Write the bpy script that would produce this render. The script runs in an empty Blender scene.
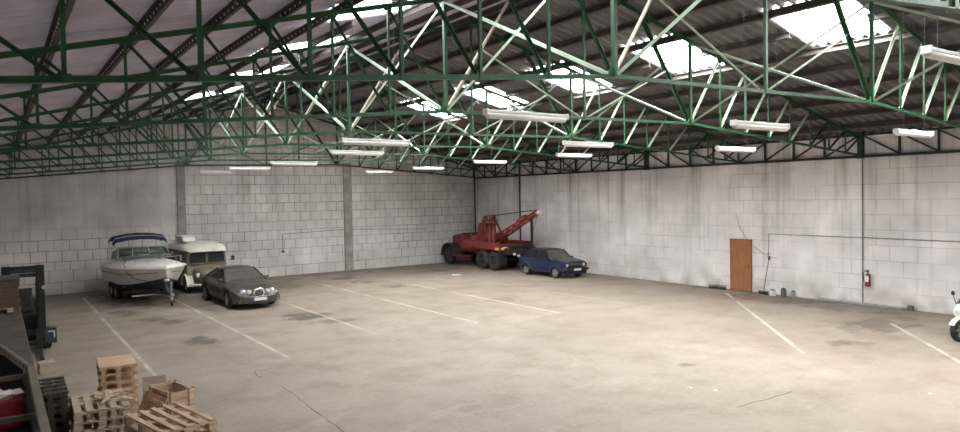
import bpy, bmesh, math, random
from mathutils import Vector, Matrix
random.seed(7)
C = bpy.context.scene.collection
PI = math.pi
FPX = 690.8741
RCAM = Matrix(((0.818287, 0.031568, -0.573942), (-0.574517, 0.013030, -0.818389), (-0.018357, 0.999417, 0.028799)))
SKY_R, SKY_L, WORLD_S, EXPO = 540.0, 105.0, 4.0, 0.82

# ------------------------------------------------------------------ helpers
def tag(o, label=None, cat=None, group=None, kind=None):
    if label: o['label'] = label
    if cat: o['category'] = cat
    if group: o['group'] = group
    if kind: o['kind'] = kind
    return o

def empty(name, loc, rz=0.0):
    o = bpy.data.objects.new(name, None); C.objects.link(o)
    o.location = loc; o.rotation_euler = (0, 0, rz); o.empty_display_size = .2
    return o

def copy_tree(o, parent=None):
    c = o.copy(); C.objects.link(c)
    if parent: c.parent = parent
    for ch in list(o.children): copy_tree(ch, c)
    return c

class MB:
    def __init__(s): s.v = []; s.f = []
    def add(s, vs, fs):
        n = len(s.v); s.v += [tuple(v) for v in vs]; s.f += [tuple(i + n for i in f) for f in fs]; return s
    def box(s, c, d, rz=0.0, rot=None):
        hx, hy, hz = d[0]/2, d[1]/2, d[2]/2
        M = rot if rot else Matrix.Rotation(rz, 3, 'Z')
        vs = [Vector(c) + M @ Vector((x*hx, y*hy, z*hz)) for z in (-1, 1) for y in (-1, 1) for x in (-1, 1)]
        return s.add(vs, [(0,2,3,1),(4,5,7,6),(0,1,5,4),(2,6,7,3),(0,4,6,2),(1,3,7,5)])
    def box2(s, a, b):
        return s.box([(a[i]+b[i])/2 for i in range(3)], [abs(b[i]-a[i]) for i in range(3)])
    def frame(s, p, q, up):
        d = (Vector(q)-Vector(p)).normalized(); u = Vector(up)
        if abs(d.dot(u)) > .98: u = Vector((0, 1, 0)) if abs(d.y) < .9 else Vector((1, 0, 0))
        w = d.cross(u).normalized(); u = w.cross(d).normalized()
        return d, w, u
    def prof(s, p, q, prof, up=(0, 0, 1)):
        d, w, u = s.frame(p, q, up); n = len(prof)
        vs = [Vector(e) + w*a + u*b for e in (p, q) for a, b in prof]
        fs = [(i, (i+1) % n, (i+1) % n + n, i+n) for i in range(n)]
        return s.add(vs, fs + [tuple(reversed(range(n))), tuple(range(n, 2*n))])
    def bar(s, p, q, w, h, up=(0, 0, 1)):
        return s.prof(p, q, [(-w/2,-h/2),(w/2,-h/2),(w/2,h/2),(-w/2,h/2)], up)
    def lbar(s, p, q, a, t=.008, up=(0, 0, 1), flip=1):
        f = flip; P = [(-a/2*f,-a/2),(a/2*f,-a/2),(a/2*f,-a/2+t),((-a/2+t)*f,-a/2+t),((-a/2+t)*f,a/2),(-a/2*f,a/2)]
        return s.prof(p, q, P, up)
    def tube(s, pts, r, n=8, closed=False):
        pts = [Vector(p) for p in pts]; rings = []; k = len(pts)
        for i, p in enumerate(pts):
            if closed: d = pts[(i+1) % k]-pts[i-1]
            else: d = pts[min(i+1, k-1)]-pts[max(i-1, 0)]
            d.normalize(); u = Vector((0, 0, 1)) if abs(d.z) < .95 else Vector((1, 0, 0))
            w = d.cross(u).normalized(); u = w.cross(d)
            rr = r[i] if isinstance(r, (list, tuple)) else r
            rings.append([p + w*rr*math.cos(2*PI*j/n) + u*rr*math.sin(2*PI*j/n) for j in range(n)])
        return s.loft(rings, cap=not closed, loop=closed)
    def loft(s, rings, cap=True, loop=False):
        n = len(rings[0]); vs = [v for r in rings for v in r]; fs = []
        K = len(rings)
        for i in range(K if loop else K-1):
            a = i*n; b = ((i+1) % K)*n
            for j in range(n): fs.append((a+j, a+(j+1) % n, b+(j+1) % n, b+j))
        if cap: fs += [tuple(reversed(range(n))), tuple(range((K-1)*n, K*n))]
        return s.add(vs, fs)
    def cyl(s, p, q, r, n=16, r2=None): return s.tube([p, q], [r, r if r2 is None else r2], n)
    def lathe(s, prof, c, axis='y', n=24):
        # prof: list of (radius, offset along axis)
        rings = []
        for r, h in prof:
            ring = []
            for j in range(n):
                a = 2*PI*j/n; x, z = r*math.cos(a), r*math.sin(a)
                ring.append(Vector(c) + (Vector((x, h, z)) if axis == 'y' else Vector((h, x, z)) if axis == 'x' else Vector((x, z, h))))
            rings.append(ring)
        return s.loft(rings)
    def quad(s, pts, t):
        a = [Vector(p) for p in pts]; nrm = (a[1]-a[0]).cross(a[2]-a[0]).normalized()*t
        k = len(a); b = [p-nrm for p in a]
        return s.add(a+b, [tuple(range(k)), tuple(reversed(range(k, 2*k)))] + [(i, i+k, (i+1) % k+k, (i+1) % k) for i in range(k)])
    def build(s, name, m, parent=None, smooth=None, bevel=0):
        me = bpy.data.meshes.new(name); me.from_pydata(s.v, [], s.f)
        bm = bmesh.new(); bm.from_mesh(me); bmesh.ops.recalc_face_normals(bm, faces=bm.faces); bm.to_mesh(me); bm.free()
        me.materials.append(m)
        if smooth is not None:
            me.polygons.foreach_set('use_smooth', [True]*len(me.polygons)); me.set_sharp_from_angle(angle=math.radians(smooth))
        o = bpy.data.objects.new(name, me); C.objects.link(o)
        if parent: o.parent = parent
        if bevel:
            b = o.modifiers.new('bevel', 'BEVEL'); b.width = bevel; b.segments = 2; b.limit_method = 'ANGLE'
        return o

# ------------------------------------------------------------------ materials
def nodes(name):
    m = bpy.data.materials.new(name); m.use_nodes = True
    return m, m.node_tree.nodes, m.node_tree.links, m.node_tree.nodes['Principled BSDF']

def plain(name, col, rough=.6, metal=0.0, var=.12, scale=6.0, bump=0.0):
    m, N, L, b = nodes(name)
    tc = N.new('ShaderNodeTexCoord'); nz = N.new('ShaderNodeTexNoise'); nz.inputs['Scale'].default_value = scale; nz.inputs['Detail'].default_value = 4
    L.new(tc.outputs['Object'], nz.inputs['Vector'])
    r = N.new('ShaderNodeMapRange'); r.inputs[1].default_value = .3; r.inputs[2].default_value = .7
    r.inputs[3].default_value = 1-var; r.inputs[4].default_value = 1+var
    L.new(nz.outputs['Fac'], r.inputs[0])
    mx = N.new('ShaderNodeMix'); mx.data_type = 'RGBA'; mx.blend_type = 'MULTIPLY'; mx.inputs['Factor'].default_value = 1
    mx.inputs[6].default_value = (*col, 1); L.new(r.outputs[0], mx.inputs[7]); L.new(mx.outputs[2], b.inputs['Base Color'])
    b.inputs['Roughness'].default_value = rough; b.inputs['Metallic'].default_value = metal
    if bump:
        bp = N.new('ShaderNodeBump'); bp.inputs['Strength'].default_value = bump; bp.inputs['Distance'].default_value = .01
        L.new(nz.outputs['Fac'], bp.inputs['Height']); L.new(bp.outputs[0], b.inputs['Normal'])
    return m

def wood(name, c1, c2, axis=0):
    m, N, L, b = nodes(name)
    tc = N.new('ShaderNodeTexCoord'); mp = N.new('ShaderNodeMapping'); sc = [14, 14, 14]; sc[axis] = 1.2; mp.inputs['Scale'].default_value = sc
    nz = N.new('ShaderNodeTexNoise'); nz.inputs['Scale'].default_value = 2.2; nz.inputs['Detail'].default_value = 5
    cr = N.new('ShaderNodeValToRGB'); cr.color_ramp.elements[0].color = (*c1, 1); cr.color_ramp.elements[1].color = (*c2, 1)
    cr.color_ramp.elements[0].position = .35; cr.color_ramp.elements[1].position = .68
    L.new(tc.outputs['Object'], mp.inputs[0]); L.new(mp.outputs[0], nz.inputs['Vector']); L.new(nz.outputs['Fac'], cr.inputs[0]); L.new(cr.outputs[0], b.inputs['Base Color'])
    b.inputs['Roughness'].default_value = .8
    return m

M = {}
M['green'] = plain('green_paint', (.017, .074, .029), .5, var=.25, scale=3)
M['darkgreen'] = plain('dark_green_paint', (.022, .055, .030), .55, var=.25, scale=3)
M['pale'] = plain('galvanised_brace', (.38, .47, .36), .5, var=.15, scale=4)
M['black'] = plain('black_paint', (.022, .022, .022), .6, var=.3)
M['purlin'] = plain('purlin_primer', (.050, .040, .036), .7, var=.3, scale=2)
M['leak_dot'] = plain('light_leak_pale', (.75, .75, .75), .35, .3)  # pale colour of the daylight leaks along the purlins
M['sheetL'] = plain('fibre_sheet', (.52, .49, .60), .85, var=.16, scale=1.3)  # lightened: the better lit left slope is put into the colour
M['sheetR'] = plain('fibre_sheet_shaded', (.155, .147, .147), .85, var=.2, scale=1.3)  # same sheet darkened: shade on the right slope painted into its colour
M['white'] = plain('white_enamel', (.82, .80, .78), .45, var=.04)
M['tubeglass'] = plain('tube_white', (.80, .78, .75), .3, var=.02)
M['concrete'] = plain('pilaster_concrete', (.33, .29, .27), .9, var=.25, scale=3, bump=.3)
M['rubber'] = plain('rubber', (.018, .017, .016), .85, var=.3)
M['rubberdust'] = plain('dusty_rubber', (.036, .032, .028), .9, var=.35)
M['chrome'] = plain('chrome', (.72, .72, .72), .2, .9, .05)
M['alloy'] = plain('alloy_wheel', (.36, .36, .36), .4, .6, .1)
M['jag'] = plain('dusty_grey_paint', (.070, .062, .051), .38, .1, .18, 4)
M['blue'] = plain('dusty_blue_paint', (.010, .018, .070), .35, 0, .2, 4)
M['softtop'] = plain('soft_top', (.022, .024, .034), .9, var=.2)
M['glass'] = plain('dark_glass', (.018, .019, .019), .12, 0, .2)
M['glassdust'] = plain('dusty_glass', (.085, .078, .066), .35, 0, .25, 5)
M['lens'] = plain('headlamp_lens', (.60, .60, .57), .12, 0, .05)
M['amber'] = plain('amber_lens', (.75, .42, .10), .3, 0, .1)
M['beige'] = plain('dusty_beige_strut', (.46, .40, .33), .6, 0, .15, 4)
M['plate'] = plain('number_plate', (.80, .82, .85), .5, 0, .04)
M['plateblue'] = plain('plate_blue', (.03, .12, .55), .5)
M['red'] = plain('faded_red_paint', (.21, .032, .024), .6, 0, .3, 5)
M['redrust'] = plain('rusty_red_paint', (.19, .04, .03), .75, 0, .4, 6)
M['gelcoat'] = plain('white_gelcoat', (.80, .76, .70), .3, 0, .06, 3)
M['hullgrey'] = plain('hull_side', (.62, .57, .54), .35, 0, .1, 3)
M['hullbottom'] = plain('hull_bottom', (.06, .06, .065), .6, 0, .3, 4)
M['navy'] = plain('navy_canvas', (.018, .024, .055), .9, 0, .15)
M['cream'] = plain('cream_paint', (.80, .76, .68), .5, 0, .08, 3)
M['tan'] = plain('brown_beige_paint', (.20, .160, .115), .6, 0, .25, 4)
M['galv'] = plain('galvanised', (.40, .40, .39), .45, .5, .2)
M['wood'] = wood('pallet_wood', (.40, .27, .175), (.62, .47, .34), 0)
M['woody'] = wood('pallet_wood_along', (.38, .25, .165), (.60, .45, .325), 1)
M['woodred'] = wood('fresh_pallet_wood', (.46, .29, .18), (.66, .46, .31), 0)
M['woodgrey'] = wood('grey_pallet_wood', (.36, .265, .19), (.58, .46, .34), 0)
M['wooddark'] = wood('dark_pallet_wood', (.036, .028, .020), (.080, .060, .044), 0)
M['ply'] = plain('plywood', (.45, .36, .28), .8, 0, .1, 3)
M['doorwood'] = wood('door_veneer', (.235, .085, .035), (.33, .135, .06), 2)
M['deck'] = plain('dirty_deck', (.068, .053, .039), .85, 0, .35, 3)
M['steelbrown'] = plain('brown_steel', (.15, .125, .095), .75, 0, .25, 3)
M['cratebrown'] = wood('crate_brown', (.085, .05, .035), (.13, .08, .055), 0)
M['redbag'] = plain('red_bag', (.33, .025, .04), .6, 0, .15)
M['paper'] = plain('white_paper', (.78, .76, .74), .8, 0, .1)
M['forkblack'] = plain('truck_black', (.016, .019, .021), .5, 0, .25)
M['forkgrey'] = plain('truck_grey', (.035, .042, .048), .5, 0, .25)
M['extred'] = plain('extinguisher_red', (.20, .02, .035), .4, 0, .15)
M['pinkwhite'] = plain('extinguisher_sign', (.78, .62, .64), .5)
M['greypipe'] = plain('grey_pipe', (.30, .29, .28), .6, 0, .2)
M['cable'] = plain('cable', (.10, .09, .09), .7)
M['dustblue'] = plain('dusty_bonnet', (.085, .082, .085), .5, 0, .2, 5)
M['yellowpaint'] = plain('worn_line_paint', (.80, .77, .70), .85, 0, .2, 9)

def math_n(N, L, op, a, b=None, clamp=False):
    n = N.new('ShaderNodeMath'); n.operation = op; n.use_clamp = clamp
    for i, v in enumerate((a, b)):
        if v is None: continue
        if isinstance(v, (int, float)): n.inputs[i].default_value = v
        else: L.new(v, n.inputs[i])
    return n.outputs[0]

def mixc(N, L, fac, a, b, blend='MIX'):
    n = N.new('ShaderNodeMix'); n.data_type = 'RGBA'; n.blend_type = blend
    for s, v in ((0, fac), (6, a), (7, b)):
        if isinstance(v, (int, float)): n.inputs[s].default_value = v
        elif isinstance(v, tuple): n.inputs[s].default_value = (*v, 1)
        else: L.new(v, n.inputs[s])
    return n.outputs[2]

def noise(N, L, vec, scale, detail=4, sc=None, rough=.5):
    if sc:
        mp = N.new('ShaderNodeMapping'); mp.inputs['Scale'].default_value = sc; L.new(vec, mp.inputs[0]); vec = mp.outputs[0]
    n = N.new('ShaderNodeTexNoise'); n.inputs['Scale'].default_value = scale; n.inputs['Detail'].default_value = detail; n.inputs['Roughness'].default_value = rough
    L.new(vec, n.inputs['Vector']); return n.outputs['Fac']

def ramp(N, L, v, lo, hi, a=0.0, b=1.0):
    r = N.new('ShaderNodeMapRange'); r.inputs[1].default_value = lo; r.inputs[2].default_value = hi; r.inputs[3].default_value = a; r.inputs[4].default_value = b
    L.new(v, r.inputs[0]); return r.outputs[0]

def bricks(N, L, u, v, w, h, mortar, c1, c2, cm):
    cb = N.new('ShaderNodeCombineXYZ'); L.new(u, cb.inputs[0]); L.new(v, cb.inputs[1])
    b = N.new('ShaderNodeTexBrick'); b.offset = .5; b.inputs['Scale'].default_value = 1
    b.inputs['Brick Width'].default_value = w; b.inputs['Row Height'].default_value = h; b.inputs['Mortar Size'].default_value = mortar; b.inputs['Mortar Smooth'].default_value = .3
    b.inputs['Color1'].default_value = (*c1, 1); b.inputs['Color2'].default_value = (*c2, 1); b.inputs['Mortar'].default_value = (*cm, 1)
    L.new(cb.outputs[0], b.inputs['Vector']); return b

def block_wall(name, axis, w, h, mortar, c1, c2, cm, low=None, plaster=None, streak=.3, lowdirt=.3, patchy=.5):
    m, N, L, b = nodes(name)
    tc = N.new('ShaderNodeTexCoord'); sp = N.new('ShaderNodeSeparateXYZ'); L.new(tc.outputs['Object'], sp.inputs[0])
    u = sp.outputs[axis]; z = sp.outputs[2]; vec = tc.outputs['Object']
    br = bricks(N, L, u, z, w, h, mortar, c1, c2, cm); col = br.outputs['Color']; fac = br.outputs['Fac']
    if low:
        zl, w2, h2 = low
        b2 = bricks(N, L, u, z, w2, h2, mortar, c1, c2, cm)
        t = math_n(N, L, 'LESS_THAN', z, zl); col = mixc(N, L, t, col, b2.outputs['Color'])
        mf = N.new('ShaderNodeMix'); L.new(t, mf.inputs[0]); L.new(fac, mf.inputs[2]); L.new(b2.outputs['Fac'], mf.inputs[3]); fac = mf.outputs[0]
    if plaster:
        umax, zmin, pc = plaster
        k = math_n(N, L, 'MULTIPLY', ramp(N, L, u, umax, umax-.1), ramp(N, L, z, zmin-.4, zmin+.2))
        col = mixc(N, L, math_n(N, L, 'MULTIPLY', k, .85, True), col, pc)
    fade = ramp(N, L, noise(N, L, vec, .55, 3), .35, .62)           # paint that fills some joints
    col = mixc(N, L, math_n(N, L, 'MULTIPLY', fade, patchy), col, c1)
    n1 = ramp(N, L, noise(N, L, vec, .8, 5), .3, .72, .76, 1.08)
    sc = [.9, .9, .9]; sc[axis] = 2.2; sc[2] = .10
    st = ramp(N, L, noise(N, L, vec, 1.0, 5, sc, .6), .52, .72)
    st = math_n(N, L, 'MULTIPLY', st, ramp(N, L, z, .6, 4.6, .15, 1.0))
    col = mixc(N, L, 1.0, col, n1, 'MULTIPLY')
    col = mixc(N, L, math_n(N, L, 'MULTIPLY', st, streak, True), col, (.24, .20, .18))
    ld = math_n(N, L, 'MULTIPLY', ramp(N, L, z, 1.1, 0, 0, 1), ramp(N, L, noise(N, L, vec, 1.1, 5), .4, .68))
    col = mixc(N, L, math_n(N, L, 'MULTIPLY', ld, lowdirt, True), col, (.30, .25, .20))
    L.new(col, b.inputs['Base Color']); b.inputs['Roughness'].default_value = .88
    bp = N.new('ShaderNodeBump'); bp.inputs['Strength'].default_value = .35; bp.inputs['Distance'].default_value = .01; bp.invert = True
    L.new(fac, bp.inputs['Height']); L.new(bp.outputs[0], b.inputs['Normal'])
    return m

M['gable'] = block_wall('gable_blocks', 0, .59, .48, .020, (.76, .715, .70), (.68, .635, .62), (.27, .23, .21), low=(1.06, .92, .53), plaster=(7.1, 2.75, (.54, .485, .475)), streak=.45)
M['side'] = block_wall('side_blocks', 1, .85, .52, .016, (.82, .77, .77), (.75, .70, .70), (.57, .52, .50), streak=.8, lowdirt=.85, patchy=.9)

def floor_mat():
    m, N, L, b = nodes('worn_concrete_floor')
    tc = N.new('ShaderNodeTexCoord'); vec = tc.outputs['Object']
    big = noise(N, L, vec, .16, 4); mid = noise(N, L, vec, .9, 6, None, .6); fine = noise(N, L, vec, 9, 6, None, .65)
    col = mixc(N, L, ramp(N, L, big, .36, .64), (.240, .188, .150), (.315, .256, .210))
    col = mixc(N, L, ramp(N, L, mid, .48, .75, 0, .6), col, (.18, .140, .112))
    col = mixc(N, L, ramp(N, L, noise(N, L, vec, .5, 6, (1, 2.4, 1), .65), .56, .72, 0, .55), col, (.37, .315, .27))
    col = mixc(N, L, 1.0, col, ramp(N, L, fine, .3, .7, .88, 1.1), 'MULTIPLY')
    warp = noise(N, L, vec, 1.6, 5, None, .6)
    sp = N.new('ShaderNodeSeparateXYZ'); L.new(vec, sp.inputs[0])
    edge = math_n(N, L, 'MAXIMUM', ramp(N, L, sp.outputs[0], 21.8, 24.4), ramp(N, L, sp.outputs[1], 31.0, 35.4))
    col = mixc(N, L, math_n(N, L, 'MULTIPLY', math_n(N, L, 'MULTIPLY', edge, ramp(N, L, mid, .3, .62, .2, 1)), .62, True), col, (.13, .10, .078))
    for (x, y, rx, ry, k) in STAINS_SHADE:
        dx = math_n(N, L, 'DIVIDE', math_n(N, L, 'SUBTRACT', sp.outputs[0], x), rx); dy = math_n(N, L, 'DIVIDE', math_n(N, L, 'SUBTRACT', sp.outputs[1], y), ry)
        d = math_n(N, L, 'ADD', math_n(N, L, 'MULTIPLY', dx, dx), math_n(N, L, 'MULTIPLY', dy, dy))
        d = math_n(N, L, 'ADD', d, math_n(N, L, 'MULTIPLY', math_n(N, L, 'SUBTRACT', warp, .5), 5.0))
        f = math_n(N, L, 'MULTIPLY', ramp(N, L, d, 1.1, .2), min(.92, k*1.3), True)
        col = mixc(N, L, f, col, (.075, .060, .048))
    L.new(col, b.inputs['Base Color'])
    L.new(ramp(N, L, mid, .3, .7, .55, .8), b.inputs['Roughness'])
    bp = N.new('ShaderNodeBump'); bp.inputs['Strength'].default_value = .15; bp.inputs['Distance'].default_value = .01
    L.new(fine, bp.inputs['Height']); L.new(bp.outputs[0], b.inputs['Normal'])
    return m

def pane_mat():
    m = bpy.data.materials.new('skylight_sheet'); m.use_nodes = True; N = m.node_tree.nodes; L = m.node_tree.links; N.clear()
    out = N.new('ShaderNodeOutputMaterial'); tr = N.new('ShaderNodeBsdfTransparent'); tl = N.new('ShaderNodeBsdfTranslucent'); mx = N.new('ShaderNodeMixShader')
    tc = N.new('ShaderNodeTexCoord'); k = ramp(N, L, noise(N, L, tc.outputs['Object'], 2.5, 5), .35, .75, .12, .45); L.new(k, mx.inputs[0])
    tl.inputs[0].default_value = (.85, .87, .85, 1); tr.inputs[0].default_value = (.93, .95, .95, 1)
    L.new(tr.outputs[0], mx.inputs[1]); L.new(tl.outputs[0], mx.inputs[2]); L.new(mx.outputs[0], out.inputs[0]); return m
M['pane'] = pane_mat()

def clear_glass():
    m = bpy.data.materials.new('clear_tinted_screen'); m.use_nodes = True; N = m.node_tree.nodes; L = m.node_tree.links; N.clear()
    out = N.new('ShaderNodeOutputMaterial'); tr = N.new('ShaderNodeBsdfTransparent'); gl = N.new('ShaderNodeBsdfPrincipled'); mx = N.new('ShaderNodeMixShader')
    gl.inputs['Base Color'].default_value = (.10, .12, .11, 1); gl.inputs['Roughness'].default_value = .15; mx.inputs[0].default_value = .45
    tr.inputs[0].default_value = (.7, .75, .72, 1)
    L.new(tr.outputs[0], mx.inputs[1]); L.new(gl.outputs[0], mx.inputs[2]); L.new(mx.outputs[0], out.inputs[0]); return m
M['screen'] = clear_glass()

# ------------------------------------------------------------------ hall
XL, XR, YB, YG = -1.5, 24.5, -9.0, 35.6        # eaves walls, rear, gable
RX = 11.5; SL = .255
def zroof(x, z0=9.27): return z0 - SL*abs(x-RX)
STAINS_SHADE = [(4.75,20.7,.55,.75,.8),(4.2,25.6,.5,.6,.55),(8.5,22.8,.9,.9,.7),(8.9,21.2,.9,.5,.45),(3.75,27.8,.6,.9,.5),(14.3,32.3,.8,.6,.7),(14.2,30.2,.6,.5,.6),(14.7,27.8,.7,.6,.6),
          (19.8,32.1,1.2,.6,.5),(17.9,9.3,.5,.35,.55),(18.3,8.9,.35,.25,.45),(21.2,9.8,1.6,.9,.45),(13,10.3,.35,.2,.5),(4.7,24.6,.5,.5,.45),(7.9,28.2,1.4,2.2,.6),(4.6,31.5,1.5,3.0,.6),(23.4,13.5,.9,3.5,.35),(15.8,21.2,.7,.6,.3),(10.6,31.5,1.6,1.2,.35)]  # stains, shade painted in under the boat, and a dark blob under the saloon
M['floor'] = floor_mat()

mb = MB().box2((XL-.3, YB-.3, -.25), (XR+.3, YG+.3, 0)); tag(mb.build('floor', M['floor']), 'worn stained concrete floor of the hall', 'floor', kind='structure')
# gable wall (pentagon), 0.3 m thick, with two raw concrete pilasters as trim
mb = MB(); P = [(XL-.3, 0), (XR+.3, 0), (XR+.3, zroof(XR+.3)), (RX, zroof(RX)), (XL-.3, zroof(XL-.3))]
mb.add([(x, YG, z) for x, z in P] + [(x, YG+.3, z) for x, z in P], [(0,1,2,3,4),(9,8,7,6,5)] + [(i, i+5, (i+1) % 5+5, (i+1) % 5) for i in range(5)])
tag(mb.build('wall_gable', M['gable']), 'pale block wall behind the boat and the cars', 'wall', kind='structure')
tag(MB().box2((XR, YB, 0), (XR+.3, YG, zroof(XR))).build('wall_right', M['side']), 'long white painted block wall with the brown door', 'wall', kind='structure')
tag(MB().box2((XL-.3, YB, 0), (XL, YG, zroof(XL))).build('wall_left', M['side']), 'white block wall on the side of the racking', 'wall', kind='structure')
# rear wall closes the hall behind the viewer
mb = MB(); P = [(XL-.3, 0), (XR+.3, 0), (XR+.3, zroof(XR+.3)), (RX, zroof(RX)), (XL-.3, zroof(XL-.3))]
mb.add([(x, YB-.3, z) for x, z in P] + [(x, YB, z) for x, z in P], [(0,1,2,3,4),(9,8,7,6,5)] + [(i, i+5, (i+1) % 5+5, (i+1) % 5) for i in range(5)])
tag(mb.build('wall_rear', M['side']), 'rear gable wall behind the viewer', 'wall', kind='structure')
for k, (x0, x1) in enumerate(((7.17, 7.55), (15.76, 16.24))):
    tag(MB().box2((x0, YG-.12, 0), (x1, YG, 5.95 if k else 5.9)).build('trim_%d' % (k+1), M['concrete'], bevel=.01),
        ['raw concrete pilaster in the block wall behind the van', 'raw concrete pilaster in the block wall right of the grey saloon'][k], 'pilaster', kind='structure')
# roof sheets: real corrugation running down the slope, openings left for the skylights
SKYC = [-.3, 4.25, 8.8, 13.3, 17.8, 22.4, 26.95]; SKW = .93
def corr(y):
    t = (y/.30) % 1.0
    return .05*max(-1, min(1, 1.6*math.sin(2*PI*t)))
def sheet(mb, sgn, d0, d1, y0, y1):
    n = max(2, int((y1-y0)/.034)); top = []; 
    ys = [y0+(y1-y0)*i/n for i in range(n+1)]
    vs = []
    for d in (d0, d1):
        for y in ys:
            vs.append((RX+sgn*d, y, 9.27-SL*d+corr(y)))
    fs = [(i, i+1, i+n+2, i+n+1) for i in range(n)]
    vs += [(x, y, z+.02) for x, y, z in vs]; k = 2*(n+1)
    fs += [tuple(q+k for q in reversed(f)) for f in fs]
    fs += [(0, n+1, n+1+k, k), (n, n+k, 2*n+1+k, 2*n+1)]
    mb.add(vs, fs)
S0, S1 = 3.7, 6.05
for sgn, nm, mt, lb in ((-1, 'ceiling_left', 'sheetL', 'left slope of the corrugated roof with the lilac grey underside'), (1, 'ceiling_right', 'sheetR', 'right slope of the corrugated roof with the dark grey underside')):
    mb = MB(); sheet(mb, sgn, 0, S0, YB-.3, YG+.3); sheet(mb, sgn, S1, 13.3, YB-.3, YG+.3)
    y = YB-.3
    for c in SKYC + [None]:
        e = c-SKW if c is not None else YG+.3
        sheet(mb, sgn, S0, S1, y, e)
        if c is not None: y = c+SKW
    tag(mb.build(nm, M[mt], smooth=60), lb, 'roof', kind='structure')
wn = 1
ordn = ['first', 'second', 'third', 'fourth', 'fifth', 'sixth', 'seventh', 'eighth', 'ninth', 'tenth', 'eleventh', 'twelfth']
for sgn, side in ((1, 'right'), (-1, 'left')):
    for k, c in enumerate(SKYC):
        mb = MB(); sheet(mb, sgn, S0, S1, c-SKW, c+SKW)
        o = mb.build('window_%d' % wn, M['pane'], smooth=60); wn += 1
        i = len(SKYC)-1-k
        tag(o, 'white translucent skylight in the %s roof slope, %s of its row from the gable wall' % (side, ordn[i]), 'skylight', 'skylights in the %s roof slope' % side, 'structure')
        la = bpy.data.lights.new('skylight_daylight', 'AREA'); la.shape = 'RECTANGLE'; la.size = S1-S0-.05; la.size_y = 2*SKW-.1; la.energy = SKY_R if sgn > 0 else SKY_L; la.color = (1.0, .975, .95)
        lo = bpy.data.objects.new('skylight_daylight', la); C.objects.link(lo)
        d = (S0+S1)/2; lo.location = (RX+sgn*d, c, 9.27-SL*d+.10); lo.rotation_euler = (0, sgn*math.atan(SL), 0)

# ------------------------------------------------------------------ purlins
OFF = [.25, 1.36, 2.53, 3.7, 4.87, 6.05, 7.22, 8.39, 9.56, 10.73, 11.9]
for sgn, side in ((-1, 'left'), (1, 'right')):
    for k, d in enumerate(OFF):
        x = RX+sgn*d; z = 9.27-SL*d-.075
        r = empty('roof_purlin', (x, 13.3, z-.14))
        tag(r, 'dark steel purlin on the %s roof slope, %s down from the ridge' % (side, ordn[k]), 'purlin', 'purlins of the %s roof slope' % side)
        c = Matrix.Rotation(sgn*math.atan(SL), 3, 'Y')
        segs = [(-8.8-13.3, 22.1)]
        if k == 4:
            e = [-22.1] + [q for cc in SKYC for q in (cc-SKW-13.3, cc+SKW-13.3)] + [22.1]; segs = list(zip(e[::2], e[1::2]))
        def strip(name, off, w_, h_):
            for a, b in segs:
                q = MB(); q.box(c @ Vector((off[0], 0, 0))+Vector((0, (a+b)/2, off[1])), (w_, b-a, h_), rot=c); q.build(name, M['purlin'], r)
        strip('web', (0, .07), .012, .14)
        strip('bottom_flange', (.03, .008), .075, .014)
        strip('top_flange', (-.03, .135), .075, .014)
        if sgn < 0 and k >= 5:
            b = MB(); n = 110
            for i in range(n):
                y = -8-13.3+i*.24
                b.box(c @ Vector((-.012, 0, 0))+Vector((0, y, .07)), (.014, .034, .034), rot=c)
            tag(b.build('light_leak_dots', M['leak_dot'], r), kind='stuff')  # small pale blocks standing in for daylight leaking past the purlin

# ------------------------------------------------------------------ roof trusses
LXN = [-1.40, -.60, .55, 1.73, 2.88, 4.02, 5.17, 6.33, 7.62]
RXN = [15.4, 16.7, 17.88, 19.03, 20.18, 21.33, 22.45, 23.5, 24.40]
def zb(x):
    pts = [(-1.5, 4.92), (7.62, 5.72), (15.4, 5.83), (24.5, 5.14)]
    for (a, za), (b, zb_) in zip(pts, pts[1:]):
        if x <= b: return za+(zb_-za)*(x-a)/(b-a)
    return 5.16
def zt(x): return 9.02-SL*abs(x-RX)
TY = [2.86, 7.3, 12.0, 16.7, 21.4, 26.1, 30.8, 35.44]
TLAB = ['green steel roof truss whose lower chord only cuts the upper right corner of the view', 'green steel roof truss with the big lower chord crossing nearest in full view', 'green steel roof truss next behind the biggest full one',
        'green steel roof truss fourth out from the dark gable truss', 'green steel roof truss third out from the dark gable truss', 'green steel roof truss second out from the dark gable truss', 'green steel roof truss right in front of the dark gable truss', 'dark roof truss flat against the gable block wall']
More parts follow.
